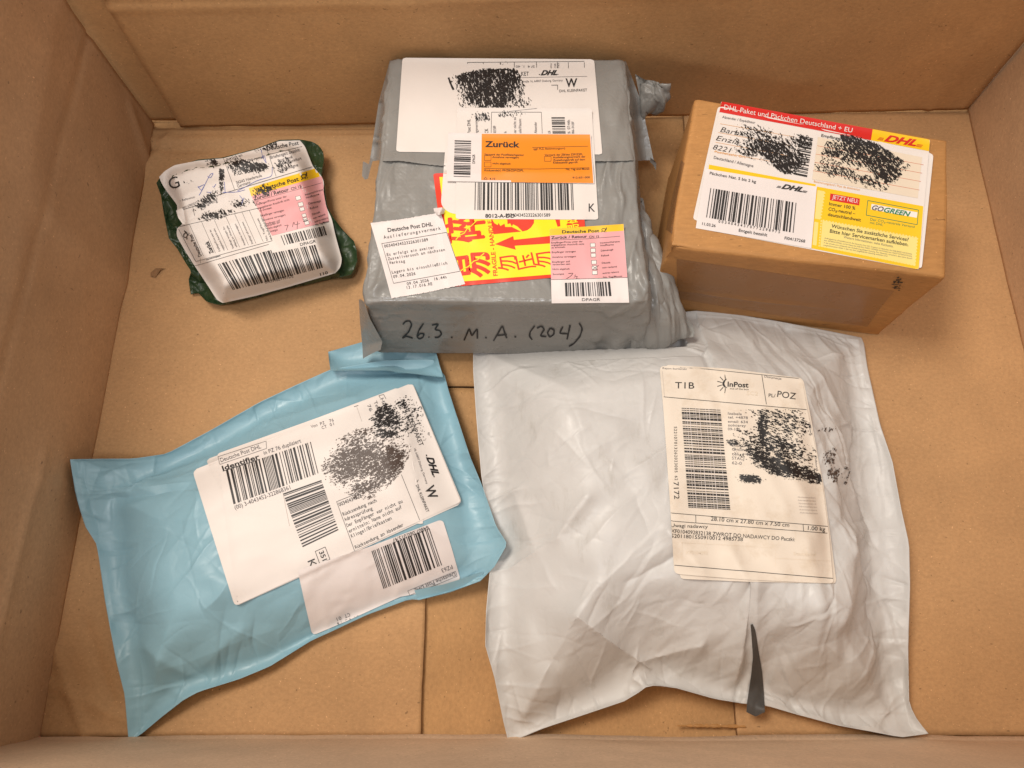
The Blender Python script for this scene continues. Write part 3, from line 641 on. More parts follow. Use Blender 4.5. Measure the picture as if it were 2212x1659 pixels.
pr.text("Nadawca", (1150, 460), (1165, 552), 16, 'grey_ink'); pr.text("Odbiorca", (1195, 700), (1207, 805), 16, 'grey_ink')
for k in range(6): pr.text("Administratorem danych"[:22-k*2], (1075+k*3, 992+k*22), (1200+k*3, 998+k*22), 11, 'pale')
pr.line((178, 1100), (1288, 1195), 3.5); pr.line((178, 1157), (1285, 1243), 3.5); pr.line((355, 1115), (357, 1170), 3.5); pr.line((1113, 1180), (1118, 1230), 3.5)
pr.text("28.10 cm x 27.80 cm x 7.50 cm", (462, 1154), (1015, 1199), 30); pr.text("1.00 kg", (1147, 1220), (1268, 1229), 30); pr.text("Uwagi nadawcy", (180, 1200), (440, 1209), 26)
pr.text("XF0104092832138 ZWROT DO NADAWCY DO Paczki:", (180, 1240), (1055, 1300), 28); pr.text("52011801550910012 4985738", (182, 1274), (688, 1300), 27); pr.line((190, 1467), (1325, 1563), 4)
for x, y, x2, y2 in ((260, 1310, 260, 1450), (250, 1310, 900, 1345), (920, 1350, 920, 1480), (430, 1260, 430, 1310), (920, 1420, 1310, 1440), (1060, 1230, 1062, 1290), (560, 70, 560, 280)): pr.line((x, y), (x2, y2), 1.5, 'beige')
pr.text("SC2", (715, 265), (795, 270), 28, 'beige'); pr.text("XF0104092", (285, 1390), (440, 1395), 24, 'beige'); pr.text("Standard", (1045, 1398), (1200, 1404), 24, 'beige')
pr.scribble([(830, 500, 60, 190, 0, .75), (900, 640, 330, 150, 12, .62), (1000, 480, 230, 130, 0, .42), (1000, 790, 260, 70, 12, 1.0), (740, 860, 110, 40, 8, .95), (1190, 850, 90, 50, 10, 1.0), (880, 730, 200, 60, 20, .85), (620, 600, 60, 30, 0, .8), (900, 400, 240, 60, 5, .38)], [(560, 360), (1150, 370), (1245, 850), (1262, 900), (1000, 900), (640, 895), (570, 700)], seed=5, ang=.3)
sheet("shipping_label", hw, wm, R6, ([(100, 60), (600, 92), (1105, 150)], [(1105, 150), (1150, 400), (1215, 700), (1252, 900), (1300, 1270), (1325, 1563), (1335, 1600)], [(205, 1530), (700, 1570), (1335, 1600)], [(100, 60), (130, 400), (172, 1000), (205, 1530)]), 'old', pr, off=.0007, nu=70, nv=100, rad=10, blur=12)
pr = Print(R6); pr.scribble([(1290, 510, 90, 20, -8, .42), (1300, 700, 55, 90, 30, .38), (1330, 830, 60, 60, 30, .55), (1420, 820, 25, 90, 5, .40)], None, seed=8, ang=-1.2, m='brown_ink')
mark("marker_smear", hw, wm, pr, bvhs=hw.b[:1])

# ------------------------------------------------------------------ blue mailer
bm = thing("blue_mailer", "light blue poly mailer lying askew, covered with overlapping white labels", "parcel", tuple(W((620, 1170))))
bt = [(151, 992, .035), (220, 991, .034), (289, 990.6, .024), (360, 980, .014), (452, 931, .012), (560, 869, .012), (641, 831, .012), (714, 798, .010), (830, 778, .008), (935, 776, .008), (961, 812, .010)]
br = [(961, 812, .010), (969, 844, .015), (1015, 985, .020), (1042, 1050, .020), (1072, 1137, .024), (1096, 1175, .028), (1069, 1223, .022), (1037, 1256, .014)]
bb = [(278, 1603, .006), (305, 1586, .006), (349, 1549, .010), (398, 1511, .014), (430, 1494, .014), (517, 1467, .012), (582, 1440, .010), (674, 1383, .008), (712, 1366, .008), (793, 1328, .008), (885, 1294, .008), (904, 1296, .008), (972, 1278, .010), (1037, 1256, .014)]
bl = [(151, 992, .035), (162, 1061, .030), (170, 1093, .026), (184, 1137, .018), (208, 1175, .014), (213, 1202, .014), (227, 1299, .014), (251, 1429, .014), (269, 1500, .012), (278, 1603, .006)]
bridge = [((260, 1060, 400, 1020), .005, .006), ((230, 1040, 420, 985), .004, .005), ((560, 900, 760, 850), .003, .005), ((330, 1440, 330, 1560), .004, .006), ((300, 1400, 400, 1470), .005, .006), ((190, 1110, 300, 1080), .004, .006), ((520, 1360, 420, 1440), .004, .007), ((560, 1290, 470, 1250), .003, .008)]
def bext(x, y, h):
    for (a, b, c, d), am, wd in bridge:
        am = am*.6
        p, q = W((a, b), .03), W((c, d), .03); h = h+am*np.exp(-(seg_d(x, y, p, q)/wd)**1.3)*sstep(.002, .012, h)
    return h
P, lo_b = bag_from((bt, br, bb, bl), [(300, 1040), (420, 1000), (640, 880), (900, 815), (945, 850), (1040, 1130), (1020, 1220), (680, 1340), (430, 1440), (330, 1440), (260, 1250)], .040, .060, 33,
                   nu=53, nv=45, hi=under_grey, extra=bext, pillow=.058, pex=1.55, mult=.998, mvar=.025, press=2e-6, grav=5e-6, lump=.3, bend=.1, mscale=26)
BX = (P[..., 0].min(), P[..., 0].max(), P[..., 1].min(), P[..., 1].max()); RS = rim_starts(P); tl = W((200, 1050))
P = fold(P, [dict(n=120, seed=11, box=BX, L=(.012, .06), w=(.0005, .0015), amp=(.0003, .0008)), dict(n=70, seed=13, box=BX, L=(.015, .045), w=(.0014, .0035), amp=(.0004, .0013), starts=RS, spread=.9),
             dict(n=9, seed=15, box=(tl[0]-.01, tl[0]+.07, tl[1]-.02, tl[1]+.03), L=(.03, .07), w=(.003, .006), amp=(.0015, .003), ang=.25, spread=.5),
             dict(n=12, seed=16, box=(-.26, -.10, .03, .11), L=(.02, .05), w=(.002, .005), amp=(.0008, .002), ang=.7, spread=1.4)],
         lambda x, y: under_grey(x, y), [(.05, .45, 1.8, .0022, 11, (6, .35)), (.016, .45, 3.6, .0020, 12, (9, .46)), (.006, .9, 1.8, .0008, 13, (14, .42)), (.012, .3, 2.6, .0022, 15, (7, .56))], up=1)
_, V, Fs = bag_mesh("film_bag", P, M['blue'], bm); hb = Host(); hb.add(V, Fs)
P = coons(px3([(709, 760, .006), (785, 738, .006), (942, 760, .006)]), px3([(942, 760, .006), (950, 790, .012), (958, 815, .017)]), px3([(714, 801, .016), (830, 800, .02), (958, 815, .017)]), px3([(709, 760, .006), (711, 780, .012), (714, 801, .016)]), 23, 9)
P = cloth(P, P, lambda x, y: 0*x+.001, under_grey, levels=(1, 2, 4), iters=(120, 80, 50), mult=1.0, mvar=.02, press=1e-6, seed=4); P = fold(P, [dict(n=30, seed=17, box=(-.15, -.03, .2, .25), L=(.01, .05), w=(.0015, .004), amp=(.0004, .0012), ang=.2, spread=1.5)], None, [(.012, .2, 3, .002, 21, None)])
mesh("seal_flap", P.reshape(-1, 3), grid_faces(*P.shape[:2]), M['blue'], bm)
P = coons(px3([(895, 1275, .010), (960, 1262, .014), (1045, 1235, .016)]), px3([(1045, 1235, .016), (1036, 1256, .012)]), px3([(903, 1297, .006), (972, 1280, .008), (1036, 1256, .012)]), px3([(895, 1275, .010), (903, 1297, .006)]), 40, 8)
mesh("seam_edge", P.reshape(-1, 3), grid_faces(*P.shape[:2]), M['blue'], bm)
sheet("shipping_label", hb, bm, R5, [(35, 605), (1405, 58), (1716, 808), (300, 1452)], 'paper', None, off=.0006, blur=14, rad=11)
pr = Print(R5)
pr.pl([(195, 520), (495, 423), (498, 468), (207, 568)], 2.2, 'grey_ink', closed=True); pr.text("Deutsche Post DHL", (215, 554), (465, 466), 27, 'grey_ink')
pr.text("Identifier", (226, 606), (456, 530), 30, bold=.02); pr.line((226, 610), (456, 535), 3.5); pr.text("in PZ 76 dupliziert", (483, 508), (714, 430), 26, 'grey_ink')
pr.bars([(245, 605), (772, 427), (820, 622), (292, 815)], 118, 11); pr.text("(00) 3-4043452-322868361", (303, 848), (648, 720), 27, 'grey_ink')
pr.text("Von PZ  76", (775, 342), (918, 298), 20, 'grey_ink', mono=True); pr.text("CT 01", (843, 350), (925, 320), 20, 'grey_ink', mono=True)
pr.bars([(600, 748), (838, 664), (945, 975), (722, 1082)], 84, 23, 'y'); pr.line((600, 748), (640, 950), 2, 'pale')
pr.text("K", (752, 1170), (770, 1212), 50); pr.pl([(800, 1108), (862, 1080), (891, 1157), (828, 1186)], 3, closed=True); pr.text("351", (822, 1112), (846, 1168), 32, bold=.012)
pr.line((933, 798), (1045, 1105), 2.5); pr.line((1335, 630), (1460, 938), 2.5); pr.line((933, 798), (1180, 700), 2.5); pr.line((1055, 200), (1090, 300), 2, 'pale'); pr.line((1042, 208), (1068, 200), 3)
for t, a, b in (("00340434523", (950, 828), (1090, 770)), ("Rücksendung nach", (975, 888), (1185, 798)), ("Adressprüfung", (985, 921), (1160, 848)), ("Der Empfänger war nicht zu", (998, 958), (1345, 803)), ("ermitteln: Name nicht auf", (1012, 993), (1342, 838)), ("Klingel/Briefkasten", (1027, 1024), (1278, 908)), ("Rücksendung an Absender", (1052, 1093), (1353, 948))):
    pr.text(t, a, b, 24, 'ink', mono=True)
pr.text("ZUR", (1035, 730), (1085, 700), 30)
pr.text("DHL KLEINPAKET", (1338, 190), (1448, 455), 30); pr.text("18, 64807 Dieburg, Germany", (1412, 470), (1490, 690), 13, 'grey_ink'); pr.logo((1490, 522), (1532, 640), 42, 'marker', False)
pr.text("W", (1480, 712), (1508, 788), 62, bold=.02); pr.text("DHL KLEINPAKET", (1424, 698), (1492, 866), 19); pr.line((1440, 662), (1430, 680), 3)
pr.text("Hib", (1205, 160), (1228, 215), 22, 'grey_ink'); pr.text("Tem", (1163, 178), (1190, 240), 22, 'grey_ink'); pr.text("76", (1122, 200), (1140, 240), 22, 'grey_ink'); pr.pl([(1205, 155), (1195, 140), (1225, 132), (1240, 160)], 2.5)
pr.scribble([(1060, 540, 260, 160, -25, .8), (1250, 560, 170, 130, -50, .95), (1060, 430, 160, 110, -30, .55), (1130, 700, 190, 70, -25, .62), (940, 600, 120, 110, -20, .6), (1130, 770, 60, 40, 0, .5)], [(1130, 330), (1435, 425), (1335, 620), (1200, 780), (1060, 790), (880, 690), (825, 590), (900, 420), (1050, 345)], seed=15, ang=-.5, m='brown_ink', st=1.5, thr=.88)
pr.scribble([(1240, 280, 120, 100, 30, .72), (1380, 300, 90, 140, 60, .35), (1250, 380, 110, 60, 0, .6), (1340, 190, 50, 40, 0, .5)], [(1200, 200), (1260, 120), (1470, 200), (1500, 430), (1390, 420), (1150, 400), (1120, 300)], seed=19, ang=-.5)
pr.scribble([(1400, 200, 110, 60, 50, .22), (1490, 380, 80, 100, 60, .14)], None, seed=29)
pr.text("JC-JHJH-2601-D", (259, 1302), (300, 1436), 17, 'grey_ink')
sheet("identifier_label", hb, bm, R5, [(118, 538), (1322, 85), (1480, 938), (298, 862)], 'paper', None, off=.0004, blur=10, rad=9)
sheet("address_label", hb, bm, R5, [(190, 500), (1405, 64), (1706, 800), (318, 1440)], 'paper', pr, off=.0004, blur=12, rad=5, nu=80, nv=80)
pr = Print(R5)
pr.text("64807.060.015.47", (1500, 946), (1278, 1030), 28); pr.bars([(1150, 1105), (1510, 962), (1588, 1192), (1225, 1340)], 80, 31)
pr.text("PZ63", (1648, 1190), (1582, 1216), 27, 'grey_ink'); pr.pl([(1375, 1352), (1672, 1230), (1682, 1262), (1388, 1380)], 2.2, 'grey_ink', closed=True); pr.text("Deutsche Post DHL", (1665, 1236), (1412, 1340), 26, 'grey_ink')
pr.text("CT 01", (1013, 1488), (922, 1522), 24, 'grey_ink', mono=True); pr.text("Von PZ 76", (1090, 1498), (930, 1552), 20, 'grey_ink', mono=True)
sheet("return_label", hb, bm, R5, ([(690, 1225), (1140, 1078), (1592, 906)], [(1592, 906), (1650, 1090), (1706, 1290)], [(782, 1632), (1000, 1540), (1330, 1390), (1500, 1360), (1706, 1290)], [(690, 1225), (735, 1430), (782, 1632)]), 'thermal', pr, off=.0007, blur=6, rad=10, nu=70)

# ------------------------------------------------------------------ grey parcel
gp = thing("grey_parcel", "boxy parcel wrapped in silver grey film with orange, pink and yellow stickers", "parcel", (0, .335, .011))
def grow(q, d):
    q = np.asarray(q, float); c = q.mean(0); return q+np.sign(q-c)*d
def gdisp(G, N):
    x, y, z = G[..., 0], G[..., 1], G[..., 2]; top = sstep(.45, .9, N[..., 2]); right = sstep(.3, .8, N[..., 0]); left = sstep(.3, .8, -N[..., 0]); fr = sstep(.4, .9, -N[..., 1])
    a = (fbm(x*14, y*14+z*10, 41)-.5)*.0016; q = dict(box=(-.11, .11, .22, .45))
    t = creases(x, y, 60, 401, w=(.001, .003), amp=(.0002, .0006), L=(.01, .05), ang=1.5, spread=1.6, **q)
    t = t+creases(x, y, 60, 402, box=(.066, .11, .22, .45), L=(.02, .08), w=(.0012, .0035), amp=(.0006, .0018), ang=1.5, spread=.5)
    t = t+creases(x, y, 30, 403, box=(-.11, -.085, .24, .45), L=(.01, .04), w=(.001, .003), amp=(.0004, .0012), ang=1.4, spread=1.2)
    st = [(-.104, .236, .7), (-.10, .236, 1.2), (.09, .234, 2.2), (.096, .24, 1.8), (-.03, .234, 1.4), (.03, .234, 1.6), (.06, .234, 1.7), (-.045, .335, -1.4), (-.05, .335, -1.9), (-.03, .334, -1.2)]
    t = t+creases(x, y, 60, 404, box=None, starts=st, spread=.9, L=(.01, .045), w=(.0012, .003), amp=(.0004, .0013), bend=.002)
    s_ = creases(y, z, 90, 405, box=(.22, .45, 0, .09), L=(.01, .05), w=(.001, .003), amp=(.0004, .0012), ang=1.4, spread=1.4)+.0022*facet(y, z, .012, 1.5, 2.5, 410)+.0016*facet(y, z, .005, 1.2, 2., 411)
    f = creases(x, z, 26, 406, box=(-.11, .11, 0, .09), L=(.02, .09), w=(.001, .003), amp=(.0003, .0009), ang=0, spread=.3)+creases(x, z, 40, 407, box=(.06, .11, 0, .09), L=(.01, .03), w=(.0012, .003), amp=(.0008, .002), ang=1.5, spread=1.6)+creases(x, z, 16, 408, box=(-.11, -.08, 0, .09), L=(.01, .03), w=(.0012, .003), amp=(.0004, .0014), ang=1.5, spread=1.6)
    t = t+sstep(.05, .085, x)*(.0022*facet(x, y, .009, 1.5, 5, 412)+.0008*facet(x, y, .004, 1.5, 3, 413))+.0010*facet(x, y, .014, 1.3, 3, 414)+.0004*facet(x, y, .005, .8, 2, 417)
    f = f+.0009*facet(x, z, .012, .1, 4, 415)+sstep(.06, .09, x)*.003*facet(x, z, .008, 1.3, 2, 416)
    return a*.7+top*t+(right+left)*(1-top)*s_+fr*(1-top)*(f-.0016*np.exp(-((z-.045)/.02)**2))
GM = [(-.0993, .4455), (.102, .4464), (.1045, .2232), (-.1085, .2245)]
V, Fs = loft([(GB, .011, .005), (GM, .045, .006), (grow(GT, .0008)+np.array([[0, 0], [.004, 0], [.003, 0], [0, 0]]), .070, .006), (grow(GT, .0004), .081, .006), (grow(GT, -.0008), .0841, .006), (grow(GT, -.0030), .0854, .007)], 480, (18, 18, 6, 3, 3), 110, gdisp)
mesh("wrapping_film", V, Fs, M['silver'], gp); hg = Host(); hg.add(V, Fs)
I = lambda p: np.asarray(p, float)
sheet("overlap_flap", hg, gp, I, ([(842, 131), (1100, 129), (1352, 132)], [(1352, 132), (1385, 220), (1412, 346)], [(799, 347), (870, 348), (930, 356), (1000, 362), (1200, 350), (1412, 346)], [(842, 131), (818, 220), (799, 347)]), 'silver', off=.0009, rad=0, blur=1, nu=110, nv=60, jag=1.5, lift=lambda u, v: .0022*sstep(.86, 1, v)*(.5+.5*np.sin(u*14)**2))
# yellow and red fragile sticker
pr = Print(R7); pr.quad([(135, 68), (1440, 50), (1535, 1088), (275, 1188)], 'lemon', .5)
for k, (t, a, b, cap) in enumerate([("碎", (600, 740), (572, 470), 345), ("易", (650, 1120), (618, 865), 330)]): [pr.text(t, (a[0]+dx, a[1]+dy), (b[0]+dx, b[1]+dy), cap, 'ored', 0, z=1.6+.1*n_) for n_, (dx, dy) in enumerate([(0, 0), (-9, 0), (9, 0), (0, 9), (0, -9), (6, 6), (-6, -6)])]
pr.text("FRAGILE - HANDLE WITH", (755, 1118), (672, 330), 48, 'ored', .02)
for t, a, b in (("勿", (952, 1048), (922, 890)), ("压", (1148, 1028), (1110, 870)), ("勿", (1342, 1010), (1310, 850))): pr.text(t, a, b, 165, 'ored', 0); pr.text(t, (a[0]+4, a[1]+3), (b[0]+4, b[1]+3), 165, 'ored', 0, z=1.9)
pr.poly([(725, 783), (920, 697), (928, 737), (1320, 695), (1320, 775), (936, 800), (948, 842)], 'ored', 1)
pr.poly([(685, 500), (720, 560), (755, 580), (765, 558), (785, 590), (828, 565), (835, 600), (905, 600), (1005, 650), (710, 678)], 'ored', 1)
pr.poly([(855, 500), (1145, 500), (1140, 560), (1110, 605), (1070, 635), (1020, 648), (965, 595), (920, 572), (905, 595), (888, 562), (860, 570)], 'ored', 1)
pr.poly([(1360, 500), (1415, 500), (1422, 592), (1392, 598)], 'ored', 1); pr.text("易碎", (1610, 640), (1590, 480), 110, 'lemon', .02)
pr.pl([(310, 738), (350, 690), (400, 668), (430, 622), (480, 585), (530, 535)], 9, 'lemon', 3); pr.pl([(362, 1068), (400, 1040), (440, 1025), (500, 965), (545, 950), (560, 925), (612, 880)], 10, 'lemon', 3)
sheet("fragile_sticker", hg, gp, R7, [(68, 28), (1640, 0), (1722, 1102), (225, 1240)], 'ored', pr, off=.0007, blur=70, rad=5)
# big white label and the sheets on it
pr = Print(R2); pr.line((737, 93), (1482, 86), 3); [pr.line((x, 92), (x+1, y), 3) for x, y in ((737, 102), (837, 104), (1035, 125), (1177, 126), (1310, 130), (1380, 130), (1482, 126))]
pr.text("KET", (1080, 178), (1128, 178), 27); pr.logo((1203, 174), (1310, 173), 31, 'ink', False); pr.line((1080, 190), (1500, 182), 2, 'grey_ink'); pr.text("Straße 16, 64807 Dieburg, Germany", (1085, 222), (1345, 213), 14, 'grey_ink')
pr.text("W", (1362, 249), (1437, 249), 56, bold=.02); pr.text("DHL KLEINPAKET", (1323, 284), (1500, 277), 18); pr.pl([(1272, 238), (1312, 238), (1312, 268)], 3)
for t, x, y0, y1, cp in (("Pack", 1322, 95, 128, 15), ("SKU", 1290, 128, 100, 14), ("Anzahl", 1266, 130, 98, 12)): pr.text(t, (x, y1), (x, y0), cp, 'grey_ink')
pr.text("Sf 4  1. 40", (1165, 112), (1045, 112), 16, 'grey_ink')
pr.scribble([(880, 240, 250, 150, 0, .95), (960, 190, 160, 90, 0, 1.15), (760, 200, 110, 60, 8, 1.0), (900, 330, 190, 90, 0, .75), (950, 320, 60, 60, 0, 1.1)], [(618, 185), (740, 150), (860, 132), (1055, 130), (1080, 190), (1110, 245), (1100, 380), (960, 395), (800, 400), (690, 300), (640, 240)], seed=41, ang=1.3, thr=.95)
pr.pen([(616, 190), (632, 235), (648, 268)], 13); pr.scribble([(880, 440, 180, 60, 0, .42), (760, 330, 100, 80, 0, .4), (1090, 350, 70, 60, 0, .35), (970, 100, 60, 14, 0, .25)], None, seed=44, ang=1.3)
sheet("address_label", hg, gp, R2, [(322, 62), (1545, 72), (1598, 680), (281, 662)], 'paper', pr, off=.0009, blur=40, rad=6, nu=60)
sheet("return_label", hg, gp, R7, [(205, -330), (560, -330), (560, 505), (145, 430)], 'paper', None, off=.0005, blur=6, rad=24)
pr = Print(R2)
pr.bars([(785, 858), (1408, 862), (1415, 1035), (782, 1035)], 135, 51); pr.text("8012-A-DD", (850, 1083), (1038, 1083), 24, bold=.02); pr.text("00340434523226301589", (980, 1077), (1265, 1077), 22); pr.text("K", (1510, 1045), (1550, 1045), 55)
for t, x, y0, y1, cp in (("Post DHL", 757, 545, 455, 22), ("ngsvermerk", 803, 548, 430, 20), ("CK", 870, 545, 515, 24), ("301589", 920, 548, 497, 20), ("ch", 988, 552, 533, 18), ("war nicht zu", 1048, 555, 443, 19), ("äude/Hausnr.", 1081, 556, 448, 19), ("Absender", 1180, 545, 472, 19), ("26  07:44h", 1393, 555, 460, 20), ("086-34.BF", 1418, 552, 470, 17), ("AGR", 1268, 555, 528, 17)): pr.text(t, (x, y0), (x-2, y1), cp, 'ink' if cp > 21 else 'grey_ink')
pr.pl([(888, 550), (890, 410), (1208, 410), (1214, 553)], 2.2); pr.bars([(1272, 443), (1357, 443), (1363, 552), (1280, 552)], 40, 9, 'y'); pr.line((1000, 405), (1180, 385), 2, 'grey_ink')
pr.scribble([(830, 440, 90, 40, 0, .45), (1000, 420, 120, 30, 0, .4)], None, seed=47, ang=1.3)
sheet("delivery_label", hg, gp, lambda p: I(p), [tuple(R2((672, 380))), tuple(R2((1530, 385))), tuple(R3((1572, 108))), tuple(R3((662, 104)))], 'paper', pr, off=.0007, blur=60, rad=5, nu=50, nv=60)
pr = Print(R2); pr.quad([(828, 548), (1518, 552), (1540, 862), (824, 857)], 'orange', .5); pr.bars([(655, 590), (760, 593), (755, 828), (648, 824)], 66, 13, 'y'); pr.text("DPAGR", (785, 738), (785, 680), 18)
pr.text("Zurück", (848, 632), (1070, 635), 38, bold=.03); pr.line((1150, 636), (1505, 628), 2.5); pr.text("(ggf. PLZ, Bestimmungsort)", (1158, 651), (1360, 647), 12, bold=.01)
for t, a, b in (("Vermerk der Postfiliale/Agentur", (843, 686), (1098, 690)), ("Annahme verweigert", (895, 703), (1065, 706)), ("nicht abgeholt", (897, 743), (1012, 746)), ("Vermerk der ZB/des ZSP/ZSPL", (1228, 690), (1473, 685)), ("Auslieferungsvermerk der", (1282, 705), (1490, 700)), ("Zustellungskraft auf dem", (1283, 723), (1487, 718)), ("Klebezettel geprüft", (1283, 739), (1441, 736)), ("Rücksende(r) PF/ZB/ZSP/ZSPL", (845, 788), (1095, 789)), ("Nz, Tag und Monat", (1365, 781), (1515, 778)), ("4.10", (877, 841), (914, 841)), ("912-651-000", (1407, 834), (1518, 832))): pr.text(t, a, b, 13, bold=.014)
for x, y in ((845, 688), (845, 729), (1228, 693)): pr.box(x, y, 42, 31, fill=False)
pr.pl([(843, 770), (1180, 774), (1515, 765)], 2.5); pr.pl([(840, 838), (852, 824), (864, 838)], 2.5, closed=True)
sheet("zurueck_sticker", hg, gp, R2, [(613, 540), (1523, 549), (1546, 865), (602, 850)], 'thermal', pr, off=.0009, blur=70, rad=0, lift=lambda u, v: .0006*(1-u)**8+0*v)
pr = Print(R3); pr.quad([(1262, 168), (1733, 136), (1734, 180), (1262, 210)], 'yellow', .5); pr.quad([(1262, 210), (1734, 180), (1757, 478), (1268, 492)], 'pink', .5)
pr.text("Deutsche Post", (1340, 196), (1578, 189), 20, bold=.025); pr.horn(1607, 174, 15); pr.text("Zurück / Retour", (1270, 233), (1500, 224), 18, bold=.025); pr.text("CN 15", (1512, 227), (1577, 223), 15, bold=.015); pr.pl([(1270, 240), (1500, 232), (1710, 215)], 2); pr.line((1268, 492), (1757, 478), 2)
SM = [("Empfänger/Firma unter der", 1272, 262, 1473, 253), ("angegebenen Anschrift nicht", 1272, 277, 1482, 270), ("zu ermitteln", 1273, 293, 1360, 289), ("Empfänger verzogen", 1275, 323, 1428, 317), ("Annahme verweigert", 1277, 354, 1430, 349), ("Empfänger soll", 1278, 385, 1390, 381), ("verstorben sein", 1279, 401, 1392, 397), ("Nicht abgeholt", 1280, 431, 1388, 428), ("Sonstiges", 1281, 463, 1353, 460), ("Inconnu/Adresse", 1583, 263, 1708, 253), ("insuffisante", 1585, 279, 1670, 273), ("Déménagé", 1588, 313, 1667, 305), ("Refusé", 1590, 345, 1640, 341), ("Décédé", 1594, 391, 1648, 388), ("non reclamé", 1597, 421, 1690, 414), ("autres raisons", 1599, 456, 1704, 447), ("Nz, Tag/Monat", 1602, 483, 1725, 474)]
for t, a, b, c, d in SM: pr.text(t, (a, b), (c, d), 11.5, bold=.008)
for x, y in ((1520, 260), (1522, 294), (1524, 325), (1528, 370), (1531, 404), (1533, 436)): pr.box(x, y, 31, 24, sk=(-1, 1))
pr.pen([(1532, 404), (1568, 430)], 3); pr.pen([(1534, 430), (1552, 415), (1573, 402)], 3)
pr.pen([(1380, 453), (1412, 450), (1395, 470), (1368, 486)], 3.2); pr.pen([(1416, 478), (1419, 480)], 4); pr.pen([(1425, 460), (1420, 474), (1438, 470), (1430, 488)], 3); pr.pen([(1436, 486), (1450, 487)], 3)
pr.bars([(1358, 512), (1655, 505), (1665, 596), (1362, 598)], 62, 61); pr.text("DPAGR", (1467, 627), (1583, 626), 18)
sheet("retour_sticker", hg, gp, R3, [(1262, 168), (1733, 136), (1769, 638), (1274, 642)], 'thermal', pr, off=.0008, blur=70, rad=0)
pr = Print(R3); pr.text("Deutsche Post DHL", (230, 188), (515, 149), 26, bold=.012); pr.text("Auslieferungsvermerk", (203, 232), (570, 172), 22, mono=True)
pr.pl([(190, 262), (603, 190), (690, 438), (265, 515)], 2.2, closed=True)
for t, a, b, c, d in (("00340434523226301589", 205, 288, 487, 245), ("Es erfolgt ein zweiter", 222, 342, 527, 293), ("Zustellversuch am nächsten", 230, 369, 595, 308), ("Werktag", 238, 394, 340, 381), ("Lagern bis einschließlich", 254, 454, 610, 394), ("09.04.2026", 263, 483, 407, 461), ("09.04.2026  16:44h", 350, 528, 607, 483), ("13.17.016.RE", 345, 553, 515, 526)): pr.text(t, (a, b), (c, d), 20, mono=True)
sheet("delivery_slip", hg, gp, R3, ([(118, 130), (340, 102), (565, 62)], [(565, 62), (640, 290), (722, 520)], [(252, 610), (480, 572), (722, 520)], [(118, 130), (190, 380), (252, 610)]), 'thermal', pr, off=.0006, blur=25, rad=0, nu=90, nv=50, jag=1.6, lift=lambda u, v: .0008*sstep(.75, 1, u)*sstep(.3, 0, v))
P = coons(px3([(520, 36, .0885), (575, 30, .092), (595, 44, .089)], R3), px3([(595, 44, .089), (585, 70, .0875)], R3), px3([(532, 74, .0868), (555, 80, .092), (585, 70, .0875)], R3), px3([(520, 36, .0885), (524, 55, .089), (532, 74, .0868)], R3), 14, 8)
mesh("slip_curl", P.reshape(-1, 3), grid_faces(8, 14), M['thermal'], gp)
# handwriting on the front face
pr = Print(R3); hwt = [[(325, 775), (340, 755), (368, 750), (382, 775), (360, 825), (318, 864), (345, 848), (388, 862)], [(456, 768), (425, 815), (414, 852), (430, 868), (455, 855), (460, 832), (435, 832), (420, 846)], [(488, 853), (494, 857)], [(510, 778), (552, 770), (528, 808), (562, 812), (572, 838), (550, 858), (528, 856)], [(632, 856), (642, 857)],
    [(715, 876), (735, 830), (748, 795), (764, 850), (800, 797), (800, 865)], [(850, 857), (860, 860)], [(903, 880), (935, 825), (960, 780), (975, 830), (988, 862)], [(928, 845), (988, 838)], [(1036, 852), (1048, 853)], [(1166, 783), (1136, 822), (1132, 850), (1150, 872)],
    [(1180, 798), (1210, 784), (1228, 805), (1200, 848), (1240, 852)], [(1265, 798), (1246, 828), (1262, 856), (1288, 838), (1290, 808), (1265, 798)], [(1345, 788), (1324, 832), (1378, 834)], [(1392, 778), (1372, 870)], [(1450, 766), (1470, 800), (1455, 850), (1418, 895), (1384, 914)]]
for s_ in hwt: pr.pen(s_, 10.5)
mark("handwriting", hg, gp, pr, bvhs=hg.b[:1], d0=.0003)
def crumple(name, sides, seed, ang, parent=gp, mat='silver', nu=17, nv=17, n=40, amp=(.0005, .0014), k=1.):
    P = coons(*[px3(s_) for s_ in sides], nu, nv); P = cloth(P, P, lambda x, y: 0*x+.002, None, levels=(1, 2, 4), iters=(60, 60, 60), mult=1.01, mvar=.05, press=4e-6, grav=0, seed=seed, bend=.08, mscale=60)
    BX = (P[..., 0].min(), P[..., 0].max(), P[..., 1].min(), P[..., 1].max())
    P = fold(P, [dict(n=n, seed=seed+50, box=BX, L=(.01*k, .045*k), w=(.0009, .0028), amp=amp, ang=ang, spread=1.0), dict(n=n, seed=seed+60, box=BX, L=(.004, .014), w=(.0007, .002), amp=(.0002, .0006))], None, [(.009*k, ang, 3.5, .007*k, seed+70, None), (.0045*k, ang+.3, 2, .0028*k, seed+71, None)])
    mesh(name, P.reshape(-1, 3), grid_faces(*P.shape[:2]), M[mat], parent); return P
crumple("film_tail", ([(1370, 480, .056), (1395, 500, .058), (1420, 550, .058)], [(1420, 550, .058), (1438, 590, .056), (1450, 612, .052), (1466, 655, .046), (1480, 680, .042), (1502, 712, .034), (1498, 728, .032)], [(1385, 745, .026), (1425, 752, .024), (1440, 738, .028), (1462, 733, .028), (1498, 728, .032)], [(1370, 480, .056), (1375, 600, .058), (1398, 680, .055), (1385, 745, .026)]), 3, -1.1)
